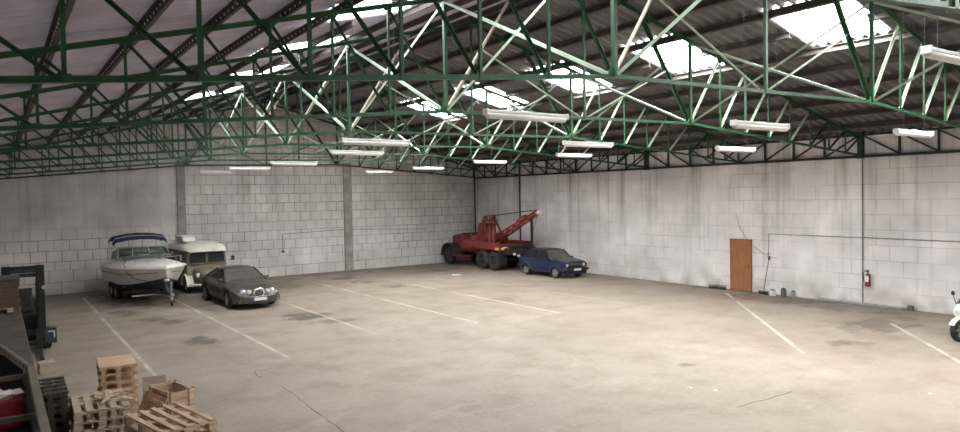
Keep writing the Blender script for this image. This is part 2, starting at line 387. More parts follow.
for ti, Y in enumerate(TY):
    gable = ti == len(TY)-1
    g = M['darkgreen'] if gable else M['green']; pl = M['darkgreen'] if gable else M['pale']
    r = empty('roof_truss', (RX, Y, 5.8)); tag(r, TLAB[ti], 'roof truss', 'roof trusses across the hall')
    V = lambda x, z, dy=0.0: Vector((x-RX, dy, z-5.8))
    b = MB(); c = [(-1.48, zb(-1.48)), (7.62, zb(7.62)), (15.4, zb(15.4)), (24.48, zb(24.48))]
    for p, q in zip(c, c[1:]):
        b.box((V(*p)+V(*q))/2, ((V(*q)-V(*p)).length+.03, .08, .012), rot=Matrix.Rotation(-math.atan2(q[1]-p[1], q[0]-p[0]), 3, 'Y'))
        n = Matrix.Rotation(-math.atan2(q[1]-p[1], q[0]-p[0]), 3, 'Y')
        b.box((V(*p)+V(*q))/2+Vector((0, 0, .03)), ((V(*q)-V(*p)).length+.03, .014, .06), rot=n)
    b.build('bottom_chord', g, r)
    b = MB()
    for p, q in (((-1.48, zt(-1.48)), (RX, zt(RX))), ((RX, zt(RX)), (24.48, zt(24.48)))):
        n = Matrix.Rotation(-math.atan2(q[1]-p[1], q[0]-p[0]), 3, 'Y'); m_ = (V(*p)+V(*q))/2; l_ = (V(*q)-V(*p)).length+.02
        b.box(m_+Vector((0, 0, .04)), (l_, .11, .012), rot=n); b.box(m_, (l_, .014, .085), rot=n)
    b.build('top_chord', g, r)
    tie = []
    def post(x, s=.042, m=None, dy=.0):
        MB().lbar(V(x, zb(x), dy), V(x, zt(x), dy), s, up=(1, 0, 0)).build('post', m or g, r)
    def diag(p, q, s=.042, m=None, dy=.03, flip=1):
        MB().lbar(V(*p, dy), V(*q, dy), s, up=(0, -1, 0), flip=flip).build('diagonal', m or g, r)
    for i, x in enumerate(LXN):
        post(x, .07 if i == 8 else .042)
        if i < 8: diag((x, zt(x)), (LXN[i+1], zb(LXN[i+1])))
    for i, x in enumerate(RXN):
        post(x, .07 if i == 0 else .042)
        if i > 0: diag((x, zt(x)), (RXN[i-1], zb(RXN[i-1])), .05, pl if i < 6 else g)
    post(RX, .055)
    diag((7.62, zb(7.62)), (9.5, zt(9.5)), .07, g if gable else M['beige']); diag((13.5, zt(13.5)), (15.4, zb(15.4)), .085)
    xa, za = 9.5, (zb(9.5)+zt(9.5))/2; diag((RX, zb(RX)), (8.56, (zb(7.62)+zt(9.5))/2), .04, pl); diag((RX, zb(RX)), (14.45, (zb(15.4)+zt(13.5))/2), .04, pl)
    for x in LXN[1:] + [RX] + RXN[:-1]:
        k = .14 if x in (7.62, 15.4) else .08
        MB().add([V(x-k, zb(x)+.03, s) for s in ()], []) if False else None
        gm = MB(); z = zb(x)
        pr = [(-k*1.2, .0), (k*1.2, .0), (k*.7, k), (-k*.7, k)]
        gm.add([V(x+a, z+c_, -.008) for a, c_ in pr]+[V(x+a, z+c_, .008) for a, c_ in pr], [(0,1,2,3),(7,6,5,4)]+[(i, i+4, (i+1) % 4+4, (i+1) % 4) for i in range(4)])
        gm.build('gusset', g, r)
    for x in LXN[1:-1]+RXN[1:-1]:
        gm = MB(); z = zt(x); k = .10; sx = 1 if x < RX else -1
        pr = [(-k, -k*SL*sx), (k, k*SL*sx), (k*.8, -k*.9), (-k*.8, -k*.9)]
        gm.add([V(x+a, z+c_, -.008) for a, c_ in pr]+[V(x+a, z+c_, .008) for a, c_ in pr], [(0,1,2,3),(7,6,5,4)]+[(i, i+4, (i+1) % 4+4, (i+1) % 4) for i in range(4)])
        gm.build('gusset', g, r)
# cross bracing between neighbouring trusses, in the planes of the two chord kinks
bayn = ['nearest bay', 'second nearest bay', 'third nearest bay', 'middle bay', 'third bay from the gable', 'second bay from the gable', 'bay touching the gable']
for x, side in ((7.62, 'left'), (15.4, 'right')):
    for k in range(7):
        a, b = TY[k]+.06, TY[k+1]-.06; y0 = (a+b)/2; zl, zu = zb(x)+.05, zt(x)-.08
        r = empty('cross_brace', (x, y0, zl)); tag(r, 'pale cross brace, %s row, %s' % (side, bayn[k]), 'cross brace', 'cross braces between the roof trusses')
        MB().lbar((-.02, a-y0, 0), (-.02, b-y0, zu-zl), .055, up=(1, 0, 0)).build('brace_bar', M['pale'], r)
        MB().lbar((.02, a-y0, zu-zl), (.02, b-y0, 0), .055, up=(1, 0, 0)).build('brace_bar', M['pale'], r)
        MB().box((0, 0, (zu-zl)/2), (.05, .10, .10)).build('centre_plate', M['pale'], r)

# ------------------------------------------------------------------ eaves girder on the right wall: columns, chords, posts, diagonals
cols = [2.5, 11.95, 21.5, 30.9, 35.4]
gx = XR-.09
gl = ['black lattice girder along the right wall, length over the white motorcycle and extinguisher', 'black lattice girder along the right wall, length over the brown door', 'black lattice girder along the right wall, length over the blue car', 'black lattice girder along the right wall, short length in the far corner']
for k, (a, b) in enumerate(zip(cols, cols[1:])):
    r = empty('eaves_girder', (gx, (a+b)/2, 5.12)); tag(r, gl[k], 'girder', 'lattice girders along the right wall'); y0 = (a+b)/2; zt_ = .74
    L0 = (b-a)/2-.09
    MB().box((0, 0, 0), (.09, 2*L0, .09)).build('bottom_chord', M['black'], r); MB().box((0, 0, zt_), (.09, 2*L0, .07)).build('top_chord', M['black'], r)
    n = 8 if b-a > 6 else 4
    ys = [-L0+2*L0*i/n for i in range(n+1)]
    for i in range(1, n): MB().box((0, ys[i], zt_/2), (.06, .06, zt_-.08)).build('post', M['black'], r)
    for i in range(n):
        p, q = (ys[i], ys[i+1]); h = zt_-.05
        if i < n/2: MB().bar((.0, p+.03, h), (.0, q-.03, .05), .05, .05).build('diagonal', M['black'], r)
        else: MB().bar((.0, p+.03, .05), (.0, q-.03, h), .05, .05).build('diagonal', M['black'], r)
cl = ['green column head on the right wall above the red extinguisher', 'dark column on the right wall between the blue car and the brown door', 'dark steel column on the right wall behind the red truck', 'dark column in the far corner of the hall']
for k, y in enumerate(cols[1:]):
    fx = 1.0 if k < 2 else .5
    r = empty('steel_column', (XR-.08*fx, y, 0 if k >= 2 else 5.05)); z0 = 0 if k >= 2 else 5.05
    tag(r, cl[k], 'column', 'columns of the right wall')
    m = M['darkgreen'] if k == 0 else M['black']; h = 6.0-z0-.02; w = .17 if k < 2 else .055
    MB().box((-.07*fx, 0, h/2), (.014, w, h)).box((.0, 0, h/2), (.13*fx, .012, h)).box((.072*fx, 0, h/2), (.014, w, h)).build('shaft', m, r)
    MB().box((-.02*fx, 0, .01), (.18*fx, w+.05, .02)).build('base_plate', m, r)

# ------------------------------------------------------------------ parking lines and cracks (flat paint / cracks in the floor)
fm = 1
def marking(x0, y0, x1, y1, w, label):
    d = Vector((x1-x0, y1-y0, 0)); o = MB()
    random.seed(int(x0*100)); n = max(4, int(d.length/.5)); t = d.normalized(); s = Vector((-t.y, t.x, 0))
    L_ = []; R_ = []
    for i in range(n+1):
        p = Vector((x0, y0, .004))+d*(i/n); L_.append(p+s*(w/2+random.uniform(-.008, .008))); R_.append(p-s*(w/2+random.uniform(-.008, .008)))
    o.add(L_+R_, [(i, i+1, i+n+2, i+n+1) for i in range(n)])
    b = o.build('floor_marking', M['line']); tag(b, label, 'parking line', 'painted parking lines', 'structure')
def line_mat():
    m = bpy.data.materials.new('worn_line'); m.use_nodes = True; N = m.node_tree.nodes; L = m.node_tree.links; b = N['Principled BSDF']; out = N['Material Output']
    tc = N.new('ShaderNodeTexCoord'); vec = tc.outputs['Object']
    b.inputs['Base Color'].default_value = (.62, .56, .48, 1); b.inputs['Roughness'].default_value = .85
    tr = N.new('ShaderNodeBsdfTransparent'); mx = N.new('ShaderNodeMixShader')
    k = math_n(N, L, 'ADD', ramp(N, L, noise(N, L, vec, .7, 4), .4, .74, .16, .55), ramp(N, L, noise(N, L, vec, 7, 5, None, .7), .5, .75, .0, .3), True)
    L.new(k, mx.inputs[0]); L.new(b.outputs[0], mx.inputs[1]); L.new(tr.outputs[0], mx.inputs[2]); L.new(mx.outputs[0], out.inputs[0]); return m
M['line'] = line_mat()
marking(2.93, 33.5, 2.90, 16.6, .10, 'white parking line running from the boat towards the pallets')
marking(5.88, 33.5, 5.96, 17.1, .11, 'white parking line between the boat and the grey saloon')
marking(9.10, 32.5, 9.06, 17.2, .11, 'white parking line just right of the grey saloon')
marking(12.45, 32.4, 12.35, 17.8, .10, 'faded parking line in the middle of the empty floor by the block wall')
marking(15.6, 30.5, 15.5, 17.5, .10, 'faint parking line left of the red truck')
marking(18.7, 29.0, 18.65, 17.5, .07, 'faintest parking line in front of the blue car')
marking(23.5, 16.7, 16.1, 9.25, .11, 'slanting white parking line starting by the brown door')
marking(21.6, 9.7, 17.4, 6.1, .11, 'slanting white parking line near the white motorcycle')
M['crack'] = plain('crack_dirt', (.10, .085, .07), .95)
def crack(pts, w, label):
    random.seed(len(label)); out = []
    for (a, b), (c, d) in zip(pts, pts[1:]):
        for i in range(8):
            t = i/8; out.append(Vector((a+(c-a)*t+random.uniform(-.02, .02), b+(d-b)*t+random.uniform(-.02, .02), .004)))
    n = len(out); wl = [w*random.uniform(.3, 1) for _ in out]; vs = []
    t = Vector((pts[-1][0]-pts[0][0], pts[-1][1]-pts[0][1], 0)).normalized(); s = Vector((-t.y, t.x, 0))
    o = MB().add([p+s*k for p, k in zip(out, wl)]+[p-s*k for p, k in zip(out, wl)], [(i, i+1, i+n+1, i+n) for i in range(n-1)])
    tag(o.build('floor_marking', M['crack']), label, 'floor crack', 'cracks in the floor', 'structure')
crack([(4.92, 14.6), (4.85, 12.8), (4.75, 10.5)], .016, 'long dark crack in the floor at the bottom, right of the pallets')
crack([(4.83, 16.2), (4.74, 15.4)], .014, 'short dark crack in the floor past the pallets')
crack([(11.1, 7.7), (13.1, 7.6)], .015, 'dark crack in the floor at the bottom right middle')

# ------------------------------------------------------------------ vehicles
def interp(tab, x):
    if x <= tab[0][0]: return list(tab[0][1:])
    for a, b in zip(tab, tab[1:]):
        if x <= b[0]:
            t = (x-a[0])/(b[0]-a[0]); t = t
            return [u+(v-u)*t for u, v in zip(a[1:], b[1:])]
    return list(tab[-1][1:])

def body_mesh(mb, tab, arches, nseg=72):
    # tab rows: x, z_bottom, half width sill, half width waist, shoulder z, half width shoulder, centre top z ; arches: (x, z, r)
    x0, x1 = tab[0][0], tab[-1][0]
    xs = set([x0+(x1-x0)*i/nseg for i in range(nseg+1)] + [t[0] for t in tab])
    for ax, az, ar in arches: xs |= {ax-ar, ax+ar, ax-ar+.004, ax+ar-.004}
    rings = []
    for x in sorted(xs):
        zb_, ws, wm, zs, wt, zt_ = interp(tab, x)
        z0 = zb_
        for ax, az, ar in arches:
            if abs(x-ax) < ar: z0 = max(z0, az+math.sqrt(ar*ar-(x-ax)**2))
        zm = max(z0+.02, zb_+(zs-zb_)*.5); z1 = min(zm-.01, max(z0+.01, zb_+.08)); 
        zq = max(zm+.01, zs-(zs-zm)*.28)
        half = [(ws*.86, z0), (ws, z1), (wm, zm), (wm*.995, zq), (wt, zs), (wt*.86, zs+(zt_-zs)*.55), (wt*.45, zt_-(zt_-zs)*.08)]
        ring = [Vector((x, -a, b)) for a, b in half] + [Vector((x, 0, zt_))] + [Vector((x, a, b)) for a, b in reversed(half)] + [Vector((x, 0, z0))]
        rings.append(ring)
    return mb.loft(rings)

def wheel(parent, c, r, w, rimm, tyrem, side, hub=.62, spokes=0, name='wheel'):
    # side: outward y sign
    t = MB(); s = side
    t.lathe([(r*hub, -w/2*s), (r*.93, -w/2*s), (r, -w*.36*s), (r, w*.36*s), (r*.93, w/2*s), (r*hub, w/2*s), (r*hub, -w/2*s)], c, 'y', 28)
    o = t.build(name, tyrem, parent, smooth=40)
    d = MB(); d.lathe([(.001, w*.30*s), (r*.16, w*.34*s), (r*.2, w*.28*s), (r*(hub-.10), w*.20*s), (r*hub, w*.47*s), (r*(hub+.02), w*.47*s), (r*(hub+.02), -w*.45*s), (.001, -w*.45*s)], c, 'y', 28)
    h = d.build('rim', rimm, o, smooth=40)
    if spokes:
        k = MB()
        for i in range(spokes):
            a = 2*PI*i/spokes; k.bar(Vector(c)+Vector((r*.12*math.cos(a), w*.33*s, r*.12*math.sin(a))), Vector(c)+Vector((r*hub*.98*math.cos(a), w*.42*s, r*hub*.98*math.sin(a))), .07, .03, (0, 1, 0))
        k.build('spokes', rimm, o)
    return o

def greenhouse(root, fb, ft, rt, rb, zbelt_f, zbelt_r, zr, wb, wt, body, roofm, glassm, sidem, pillars, crown=.05):
    # fb/ft windscreen base/top x, rt/rb rear screen top/base x ; wb/wt half widths
    mb = MB(); n = 10; rings = []
    for i in range(n+1):
        x = ft+(rt-ft)*i/n; e = math.sin(PI*i/n)
        z = zr-.035+.035*e
        rings.append([Vector((x, -wt, z-.045)), Vector((x, -wt*.93, z-.005)), Vector((x, -wt*.5, z+crown*.7)), Vector((x, 0, z+crown)), Vector((x, wt*.5, z+crown*.7)), Vector((x, wt*.93, z-.005)), Vector((x, wt, z-.045)), Vector((x, 0, z-.06))])
    mb.loft(rings); mb.build('roof', roofm, root, smooth=50)
    zf, zk = zr-.06, zr-.06
    W = [(fb, -wb*.93, zbelt_f), (fb+.10, -wb*.45, zbelt_f), (fb+.12, 0, zbelt_f), (fb+.10, wb*.45, zbelt_f), (fb, wb*.93, zbelt_f)]
    T = [(ft, -wt*.95, zf), (ft+.03, -wt*.5, zf+crown*.7), (ft+.04, 0, zf+crown), (ft+.03, wt*.5, zf+crown*.7), (ft, wt*.95, zf)]
    g = MB().add([Vector(p) for p in W+T]+[Vector(p)-Vector((.02, 0, .01)) for p in W+T], [(i, i+1, i+6, i+5) for i in range(4)]+[(i+10, i+15, i+16, i+11) for i in range(4)]+[(0, 5, 15, 10), (4, 14, 19, 9)]+[(i, i+10, i+11, i+1) for i in range(4)]+[(i+5, i+6, i+16, i+15) for i in range(4)])
    g.build('windscreen', glassm, root, smooth=40)
    MB().quad([(rb, wb*.88, zbelt_r), (rb, -wb*.88, zbelt_r), (rt, -wt*.92, zk+.01), (rt, wt*.92, zk+.01)], .02).build('rear_window', sidem, root)
    for s in (-1, 1):
        xs = [fb-.02]+[p for p in pillars]+[rb+.04]
        def belt(x): return Vector((x, s*wb*.985, zbelt_f+(zbelt_r-zbelt_f)*(fb-x)/(fb-rb)))
        def top(x):
            t = (fb-x)/(fb-rb); xx = min(max(x, rt), ft); return Vector((xx, s*wt*.985, zr-.065))
        for i, (a, b) in enumerate(zip(xs, xs[1:])):
            pts = [belt(a), belt(b), top(b), top(a)]
            if s > 0: pts.reverse()
            MB().quad(pts, .015).build('side_window', sidem, root)
        for x in xs: 
            q = MB(); q.bar(belt(x)+Vector((0, s*.004, -.02)), top(x)+Vector((0, s*.006, .02)), .055 if x not in (xs[0], xs[-1]) else .065, .035, (0, s, 0)); q.build('pillar', body, root)
    # inner cabin floor so the glass never looks through the car
    MB().box(((fb+rb)/2, 0, zbelt_f-.02), (fb-rb-.1, wb*1.7, .03)).build('parcel_shelf', M['black'], root)

def plate_text(txt, size, m, parent, loc, rot, name='lettering'):
    cu = bpy.data.curves.new(name, 'FONT'); cu.body = txt; cu.size = size; cu.align_x = 'CENTER'; cu.align_y = 'CENTER'; cu.extrude = .001
    o = bpy.data.objects.new(name, cu); C.objects.link(o); o.data.materials.append(m); o.parent = parent; o.location = loc; o.rotation_euler = rot; return o

# ---- grey saloon with the oval grille
jag = empty('saloon_car', (7.78, 27.85, 0), -PI/2+.025)
tag(jag, 'dusty dark grey saloon car with oval chrome grille and round headlamps', 'car')
T = [(-2.43,.34,.60,.66,.74,.55,.80), (-2.38,.24,.74,.80,.86,.66,.95), (-2.05,.22,.80,.87,.92,.74,1.03), (-1.5,.20,.83,.905,.94,.80,1.04), (-.6,.19,.84,.91,.93,.83,1.0), (.4,.19,.84,.91,.91,.82,.97), (.95,.19,.84,.905,.88,.80,.99), (1.5,.20,.83,.90,.84,.76,.94), (2.0,.20,.80,.86,.76,.70,.86), (2.28,.22,.72,.79,.66,.62,.76), (2.40,.26,.60,.68,.56,.52,.66), (2.45,.34,.48,.56,.50,.42,.56)]
AR = [(1.48, .33, .37), (-1.43, .33, .37)]
b = MB(); body_mesh(b, T, AR); b.build('body', M['jag'], jag, smooth=45)
greenhouse(jag, .98, .18, -.72, -1.62, .93, .99, 1.385, .80, .57, M['jag'], M['jag'], M['glassdust'], M['glass'], [-.15, -1.05])
for x in (1.48, -1.43):
    for s in (-1, 1): wheel(jag, (x, s*.79, .325), .325, .21, M['alloy'], M['rubber'], s, .66, 7)
gr = MB(); n = 20
gr.loft([[Vector((2.40+.05*k, .195*s_*math.cos(2*PI*j/n), .61+.165*s_*math.sin(2*PI*j/n))) for j in range(n)] for k, s_ in ((0, 1.1), (1, 1.1), (1.2, .92))]); go = gr.build('grille', M['chrome'], jag, smooth=40)
sl = MB()
for i in range(-5, 6):
    h = .125*math.sqrt(max(0, 1-(i*.027/.16)**2)); sl.box((2.462, i*.027, .60), (.012, .016, 2*h))
sl.build('grille_bars', M['black'], go)
for s in (-1, 1):
    for yy, xx, rr in ((.52, 2.305, .105), (.335, 2.375, .085)):
        h = MB(); h.lathe([(.001, .05), (rr*.6, .04), (rr, 0), (rr, -.10), (.001, -.10)], (xx, s*yy, .63), 'x', 18); h.build('headlamp', M['lens'], jag, smooth=40)
        h = MB(); h.lathe([(rr, .0), (rr+.02, 0), (rr+.02, -.08), (rr, -.08), (rr, 0)], (xx+.005, s*yy, .63), 'x', 18); h.build('headlamp_ring', M['chrome'], jag, smooth=40)
    m_ = MB(); m_.loft([[Vector((.72+dx, s*(.79+y_), .93+.055*k)) for dx, y_ in ((-.05, 0), (.05, 0), (.05, .17), (-.05, .19))] for k in (0, 1, 2)]); m_.build('door_mirror', M['jag'], jag, bevel=.02)
    st = MB(); st.box((-.35, s*.915, .52), (2.2, .012, .045)); st.build('side_strip', M['black'], jag)
    for x in (.05, -.95): MB().box((x, s*.925, .79), (.16, .02, .03)).build('door_handle', M['jag'], jag)
bp_ = MB(); bp_.loft([[Vector((x, y, z)) for z in (.24, .30, .42, .46)]+[Vector((x-.08, y, z)) for z in (.46, .24)] for x, y in ((2.20, -.86), (2.42, -.68), (2.50, -.35), (2.52, 0), (2.50, .35), (2.42, .68), (2.20, .86))]); bp_.build('front_bumper', M['jag'], jag, smooth=30)
MB().box((2.47, 0, .27), (.06, .9, .09)).build('lower_intake', M['black'], jag)
MB().box((2.505, 0, .485), (.03, 1.1, .02)).build('bumper_trim', M['chrome'], jag)
pl_ = MB(); pl_.box((2.535, 0, .385), (.015, .50, .11)); po = pl_.build('number_plate', M['plate'], jag)
MB().box((2.545, -.225, .385), (.006, .045, .105)).build('country_band', M['plateblue'], po)
for s in (-1, 1): MB().box((2.475-.09, s*.62, .30), (.05, .16, .07)).build('fog_lamp', M['lens'], jag, bevel=.01)
MB().quad([(2.05, .006, .885), (1.0, .006, 1.0), (1.0, -.006, 1.0), (2.05, -.006, .885)], .01).build('bonnet_crease', M['jag'], jag)
MB().box((1.03, -.3, .985), (.02, .55, .015)).box((1.03, .35, .985), (.02, .5, .015)).build('wiper', M['black'], jag)

# ---- blue hatchback cabriolet
golf = empty('hatchback_car', (22.58, 26.0, 0), -PI/2-.02); golf.scale = (.96, .96, .96)
tag(golf, 'dark blue boxy small car with black soft top in front of the red truck', 'car')
T = [(-1.86,.42,.70,.74,.84,.66,.86), (-1.82,.28,.76,.79,.90,.71,.93), (-1.2,.24,.78,.805,.91,.75,.93), (-.4,.22,.78,.81,.89,.76,.91), (.62,.22,.78,.81,.87,.75,.92), (1.0,.22,.78,.805,.86,.74,.91), (1.55,.25,.77,.80,.82,.72,.86), (1.72,.30,.75,.78,.79,.71,.82), (1.76,.36,.73,.765,.76,.69,.785)]
AR = [(1.12, .29, .335), (-1.22, .29, .335)]
b = MB(); body_mesh(b, T, AR); b.build('body', M['blue'], golf, smooth=35)
greenhouse(golf, .72, .18, -1.10, -1.62, .88, .92, 1.38, .75, .58, M['blue'], M['softtop'], M['glassdust'], M['glass'], [-.28, -.36], .03)
for x in (1.12, -1.22):
    for s in (-1, 1):
        wheel(golf, (x, s*.70, .285), .285, .17, M['alloy'], M['rubber'], s, .70, 5)
        a = MB(); pts = [(x+.36*math.cos(t), s*.80, .29+.355*math.sin(t)) for t in [PI*i/10 for i in range(11)]]; a.tube(pts, .035, 6); a.build('arch_trim', M['glassdust'], golf, smooth=40)
MB().box((1.755, 0, .66), (.03, 1.30, .17)).build('grille', M['black'], golf)
MB().box((1.772, 0, .735), (.01, 1.28, .012)).box((1.772, 0, .665), (.008, .9, .008)).box((1.772, 0, .69), (.008, .9, .008)).build('grille_trim', M['greypipe'], golf)
for s in (-1, 1):
    h = MB(); h.lathe([(.001, .03), (.06, .025), (.085, 0), (.085, -.05), (.001, -.05)], (1.775, s*.545, .66), 'x', 18); h.build('headlamp', M['lens'], golf, smooth=40)
    MB().box((1.75, s*.69, .50), (.06, .14, .06)).build('indicator', M['amber'], golf)
    MB().box((-.25, s*.815, .47), (2.0, .015, .05)).build('side_moulding', M['black'], golf)
    MB().box((.52, s*.87, .93), (.08, .14, .11)).build('door_mirror', M['black'], golf, bevel=.02)
    MB().box((-.15, s*.82, .80), (.14, .02, .03)).build('door_handle', M['black'], golf)
    MB().bar((.70, s*.735, .90), (.17, s*.575, 1.335), .045, .03, (0, s, 0)).build('windscreen_pillar', M['glassdust'], golf)
bm_ = MB(); bm_.tube([(1.45, -.83, .45), (1.78, -.80, .45), (1.84, -.55, .45), (1.86, 0, .45), (1.84, .55, .45), (1.78, .80, .45), (1.45, .83, .45)], .065, 8); bm_.build('front_bumper', M['black'], golf, smooth=40)
bm_ = MB(); bm_.tube([(-1.5, -.83, .47), (-1.88, -.80, .47), (-1.93, 0, .47), (-1.88, .80, .47), (-1.5, .83, .47)], .065, 8); bm_.build('rear_bumper', M['black'], golf, smooth=40)
MB().box((1.80, 0, .30), (.10, 1.35, .16)).build('front_valance', M['blue'], golf, bevel=.02)
MB().box((1.935, 0, .455), (.012, .46, .11)).build('number_plate', M['plate'], golf)
hp = MB(); hp.loft([[Vector((-1.15-.18*k, y, 1.0+.13*(1-k)*(.55 if abs(y) > .5 else 1))) for y in (-.66, -.4, 0, .4, .66)] + [Vector((-1.15-.18*k, 0, .90))] for k in (0, 1, 2.4)]); hp.build('folded_hood_cover', M['softtop'], golf, smooth=40)
MB().box((.74, -.25, .93), (.02, .5, .015)).build('wiper', M['black'], golf)
hb2 = MB(); hb2.loft([[Vector((x, y, z-.012*(abs(y)/.6)**2+(.008 if k == 0 else -.02))) for k in (0,) for y in (-.62, -.3, 0, .3, .62)]+[Vector((x, .62, z-.03)), Vector((x, -.62, z-.03))] for x, z in ((.86, .928), (1.0, .917), (1.55, .868), (1.69, .835))]); hb2.build('bonnet', M['dustblue'], golf, smooth=40)

# ---- old cream-roofed van beside the boat
van = empty('van', (7.48, 33.15, 0), -PI/2+.05)
tag(van, 'old brown beige van with cream roof and split windscreen parked beside the boat', 'van')
b = MB(); rings = []
for x, zb_, w, zt_ in ((-2.1, .42, .84, 1.92), (-2.05, .38, .88, 1.96), (.7, .36, .88, 1.96), (1.15, .36, .87, 1.93), (1.42, .37, .84, 1.85)):
    rings.append([Vector((x, -w*.95, zb_)), Vector((x, -w, zb_+.1)), Vector((x, -w, 1.0)), Vector((x, -w*.97, 1.5)), Vector((x, -w*.93, zt_)), Vector((x, w*.93, zt_)), Vector((x, w*.97, 1.5)), Vector((x, w, 1.0)), Vector((x, w, zb_+.1)), Vector((x, w*.95, zb_))])
# front face leans back above the waist and swells into a snub nose below
b.loft(rings)
b.build('body', M['tan'], van, smooth=35)
nb = MB(); rings = []
for x, w, z0, z1 in ((1.35, .66, .42, 1.22), (1.75, .60, .42, 1.16), (1.98, .50, .44, 1.08), (2.08, .34, .48, 1.0)):
    rings.append([Vector((x, w*math.cos(a)*(1 if abs(math.cos(a)) < .9 else .98), (z0+z1)/2+(z1-z0)/2*math.copysign(abs(math.sin(a))**.6, math.sin(a)))) for a in [2*PI*j/20 for j in range(20)]])
nb.loft(rings); nb.build('snub_nose', M['tan'], van, smooth=50)
rf = MB(); rings = []
for x, w, z in ((-2.15, .80, 1.93), (-1.9, .90, 2.06), (-.5, .92, 2.14), (.8, .91, 2.13), (1.3, .86, 2.04), (1.62, .76, 1.88)):
    rings.append([Vector((x, -w, 1.86 if x < 1.5 else 1.80)), Vector((x, -w*.97, z-.10)), Vector((x, -w*.75, z-.01)), Vector((x, 0, z+.05)), Vector((x, w*.75, z-.01)), Vector((x, w*.97, z-.10)), Vector((x, w, 1.86 if x < 1.5 else 1.80))])
rf.loft(rings); rf.build('roof', M['cream'], van, smooth=50)
for s in (-1, 1):
    MB().quad([(1.475, s*.06, 1.30), (1.47, s*.74, 1.30), (1.445, s*.71, 1.76), (1.45, s*.06, 1.78)][::s], .03).build('windscreen_pane', M['glass'], van)
    fr = MB(); fr.tube([(1.485, s*.05, 1.29), (1.48, s*.75, 1.29), (1.452, s*.72, 1.77), (1.458, s*.05, 1.79)], .022, 6, True); fr.build('windscreen_frame', M['tan'], van, smooth=40)
    MB().quad([(1.15, s*.885, 1.25), (.45, s*.89, 1.25), (.45, s*.865, 1.72), (1.05, s*.86, 1.72)][::-s], .02).build('door_window', M['glass'], van)
    fd = MB(); pts = [(1.18+.46*math.cos(t), .36+.50*math.sin(t)) for t in [PI*i/12 for i in range(13)]]
    fd.loft([[Vector((x, s*y, z)) for y in (.64, .93)] + [Vector((x*.995+.006, s*y, z-.035)) for y in (.93, .64)] for x, z in pts]); fd.build('front_fender', M['cream'], van, smooth=40)
    h = MB(); h.lathe([(.001, .05), (.07, .04), (.10, 0), (.10, -.06), (.04, -.16), (.001, -.16)], (1.93, s*.52, .82), 'x', 18); h.build('headlamp', M['lens'], van, smooth=40)
    wheel(van, (1.18, s*.76, .34), .34, .19, M['greypipe'], M['rubber'], s, .6); wheel(van, (-1.3, s*.76, .34), .34, .19, M['greypipe'], M['rubber'], s, .6)
    MB().tube([(1.5, s*.95, 1.35), (1.55, s*1.05, 1.4)], .012, 6).box((1.55, s*1.08, 1.45), (.03, .14, .20)).build('door_mirror', M['black'], van)
    MB().box((-.5, s*.895, .98), (2.8, .012, .04)).build('side_rib', M['cream'], van)
gr = MB()
for i in range(3): gr.bar((2.09, -.22, .66+.12*i), (2.11, 0, .60+.12*i), .012, .03).bar((2.11, 0, .60+.12*i), (2.09, .22, .66+.12*i), .012, .03)
gr.build('grille_chevron', M['cream'], van)
bm_ = MB(); bm_.tube([(1.75, -.82, .42), (2.1, -.6, .42), (2.17, 0, .42), (2.1, .6, .42), (1.75, .82, .42)], .05, 8); bm_.build('front_bumper', M['cream'], van, smooth=40)
bx = MB(); bx.box((-.15, -.45, 2.31), (1.1, .62, .26)); rb_ = bx.build('roof_box', M['galv'], van, bevel=.02)
MB().box((-.15, -.45, 2.455), (1.16, .68, .03)).box((.41, -.45, 2.31), (.02, .5, .18)).build('roof_box_lid', M['cream'], rb_)
rk = MB()
for s in (-1, 1): rk.tube([(-1.6, s*.72, 2.18), (1.0, s*.72, 2.22)], .018, 6)
for x in (-1.6, -.8, 0, .9): rk.tube([(x, -.74, 2.20), (x, .74, 2.20)], .016, 6)
rk.build('roof_rack', M['galv'], van, smooth=40)

# ---- motor boat
boat = empty('motor_boat', (5.10, 31.40, -.07), -PI/2+.07)
tag(boat, 'white motor boat with navy sun canopy and wraparound windscreen sitting on a trailer', 'boat')
def hull_ring(x):
    t = (x+3.0)/5.9            # 0 stern .. 1 bow
    b_ = 1.32*(1-max(0, (t-.5)/.5)**2.6*.975); b_ = max(b_, .02)*(.92+.08*min(1, t/.25))
    ch = 1.10*(1-max(0, (t-.42)/.58)**2.0*.99); ch = max(ch, .012)
    zk = .47+.06*t+.62*max(0, (t-.62)/.38)**2.2; zc = .72+.06*t+.40*max(0, (t-.5)/.5)**1.8; zs = 1.36+.16*t
    zc = max(zc, zk+.02); zc = min(zc, zs-.12)
    return b_, ch, zk, zc, zs
xs = [-3.0+5.9*(i/28) for i in range(29)]
lo, si, dk, rub = MB(), MB(), MB(), []
R1, R2, R3 = [], [], []
for x in xs:
    b_, ch, zk, zc, zs = hull_ring(x)
    rake = .0
    R1.append([Vector((x, -ch, zc)), Vector((x, -ch*.5, (zk+zc)/2-.02)), Vector((x, 0, zk)), Vector((x, ch*.5, (zk+zc)/2-.02)), Vector((x, ch, zc))] + [Vector((x, 0, zc+.01))])
    xr = x+.0
    R2.append([Vector((x, -ch, zc)), Vector((x, -(ch*.45+b_*.55), (zc*.5+zs*.5))), Vector((x, -b_, zs)), Vector((x, -b_*.96, zs+.03)), Vector((x, 0, zs+.02)), Vector((x, b_*.96, zs+.03)), Vector((x, b_, zs)), Vector((x, ch*.45+b_*.55, (zc*.5+zs*.5))), Vector((x, ch, zc)), Vector((x, 0, zc+.005))])
lo.loft(R1); lo.build('hull_bottom', M['hullbottom'], boat, smooth=40)
si.loft(R2); si.build('hull', M['hullgrey'], boat, smooth=40)
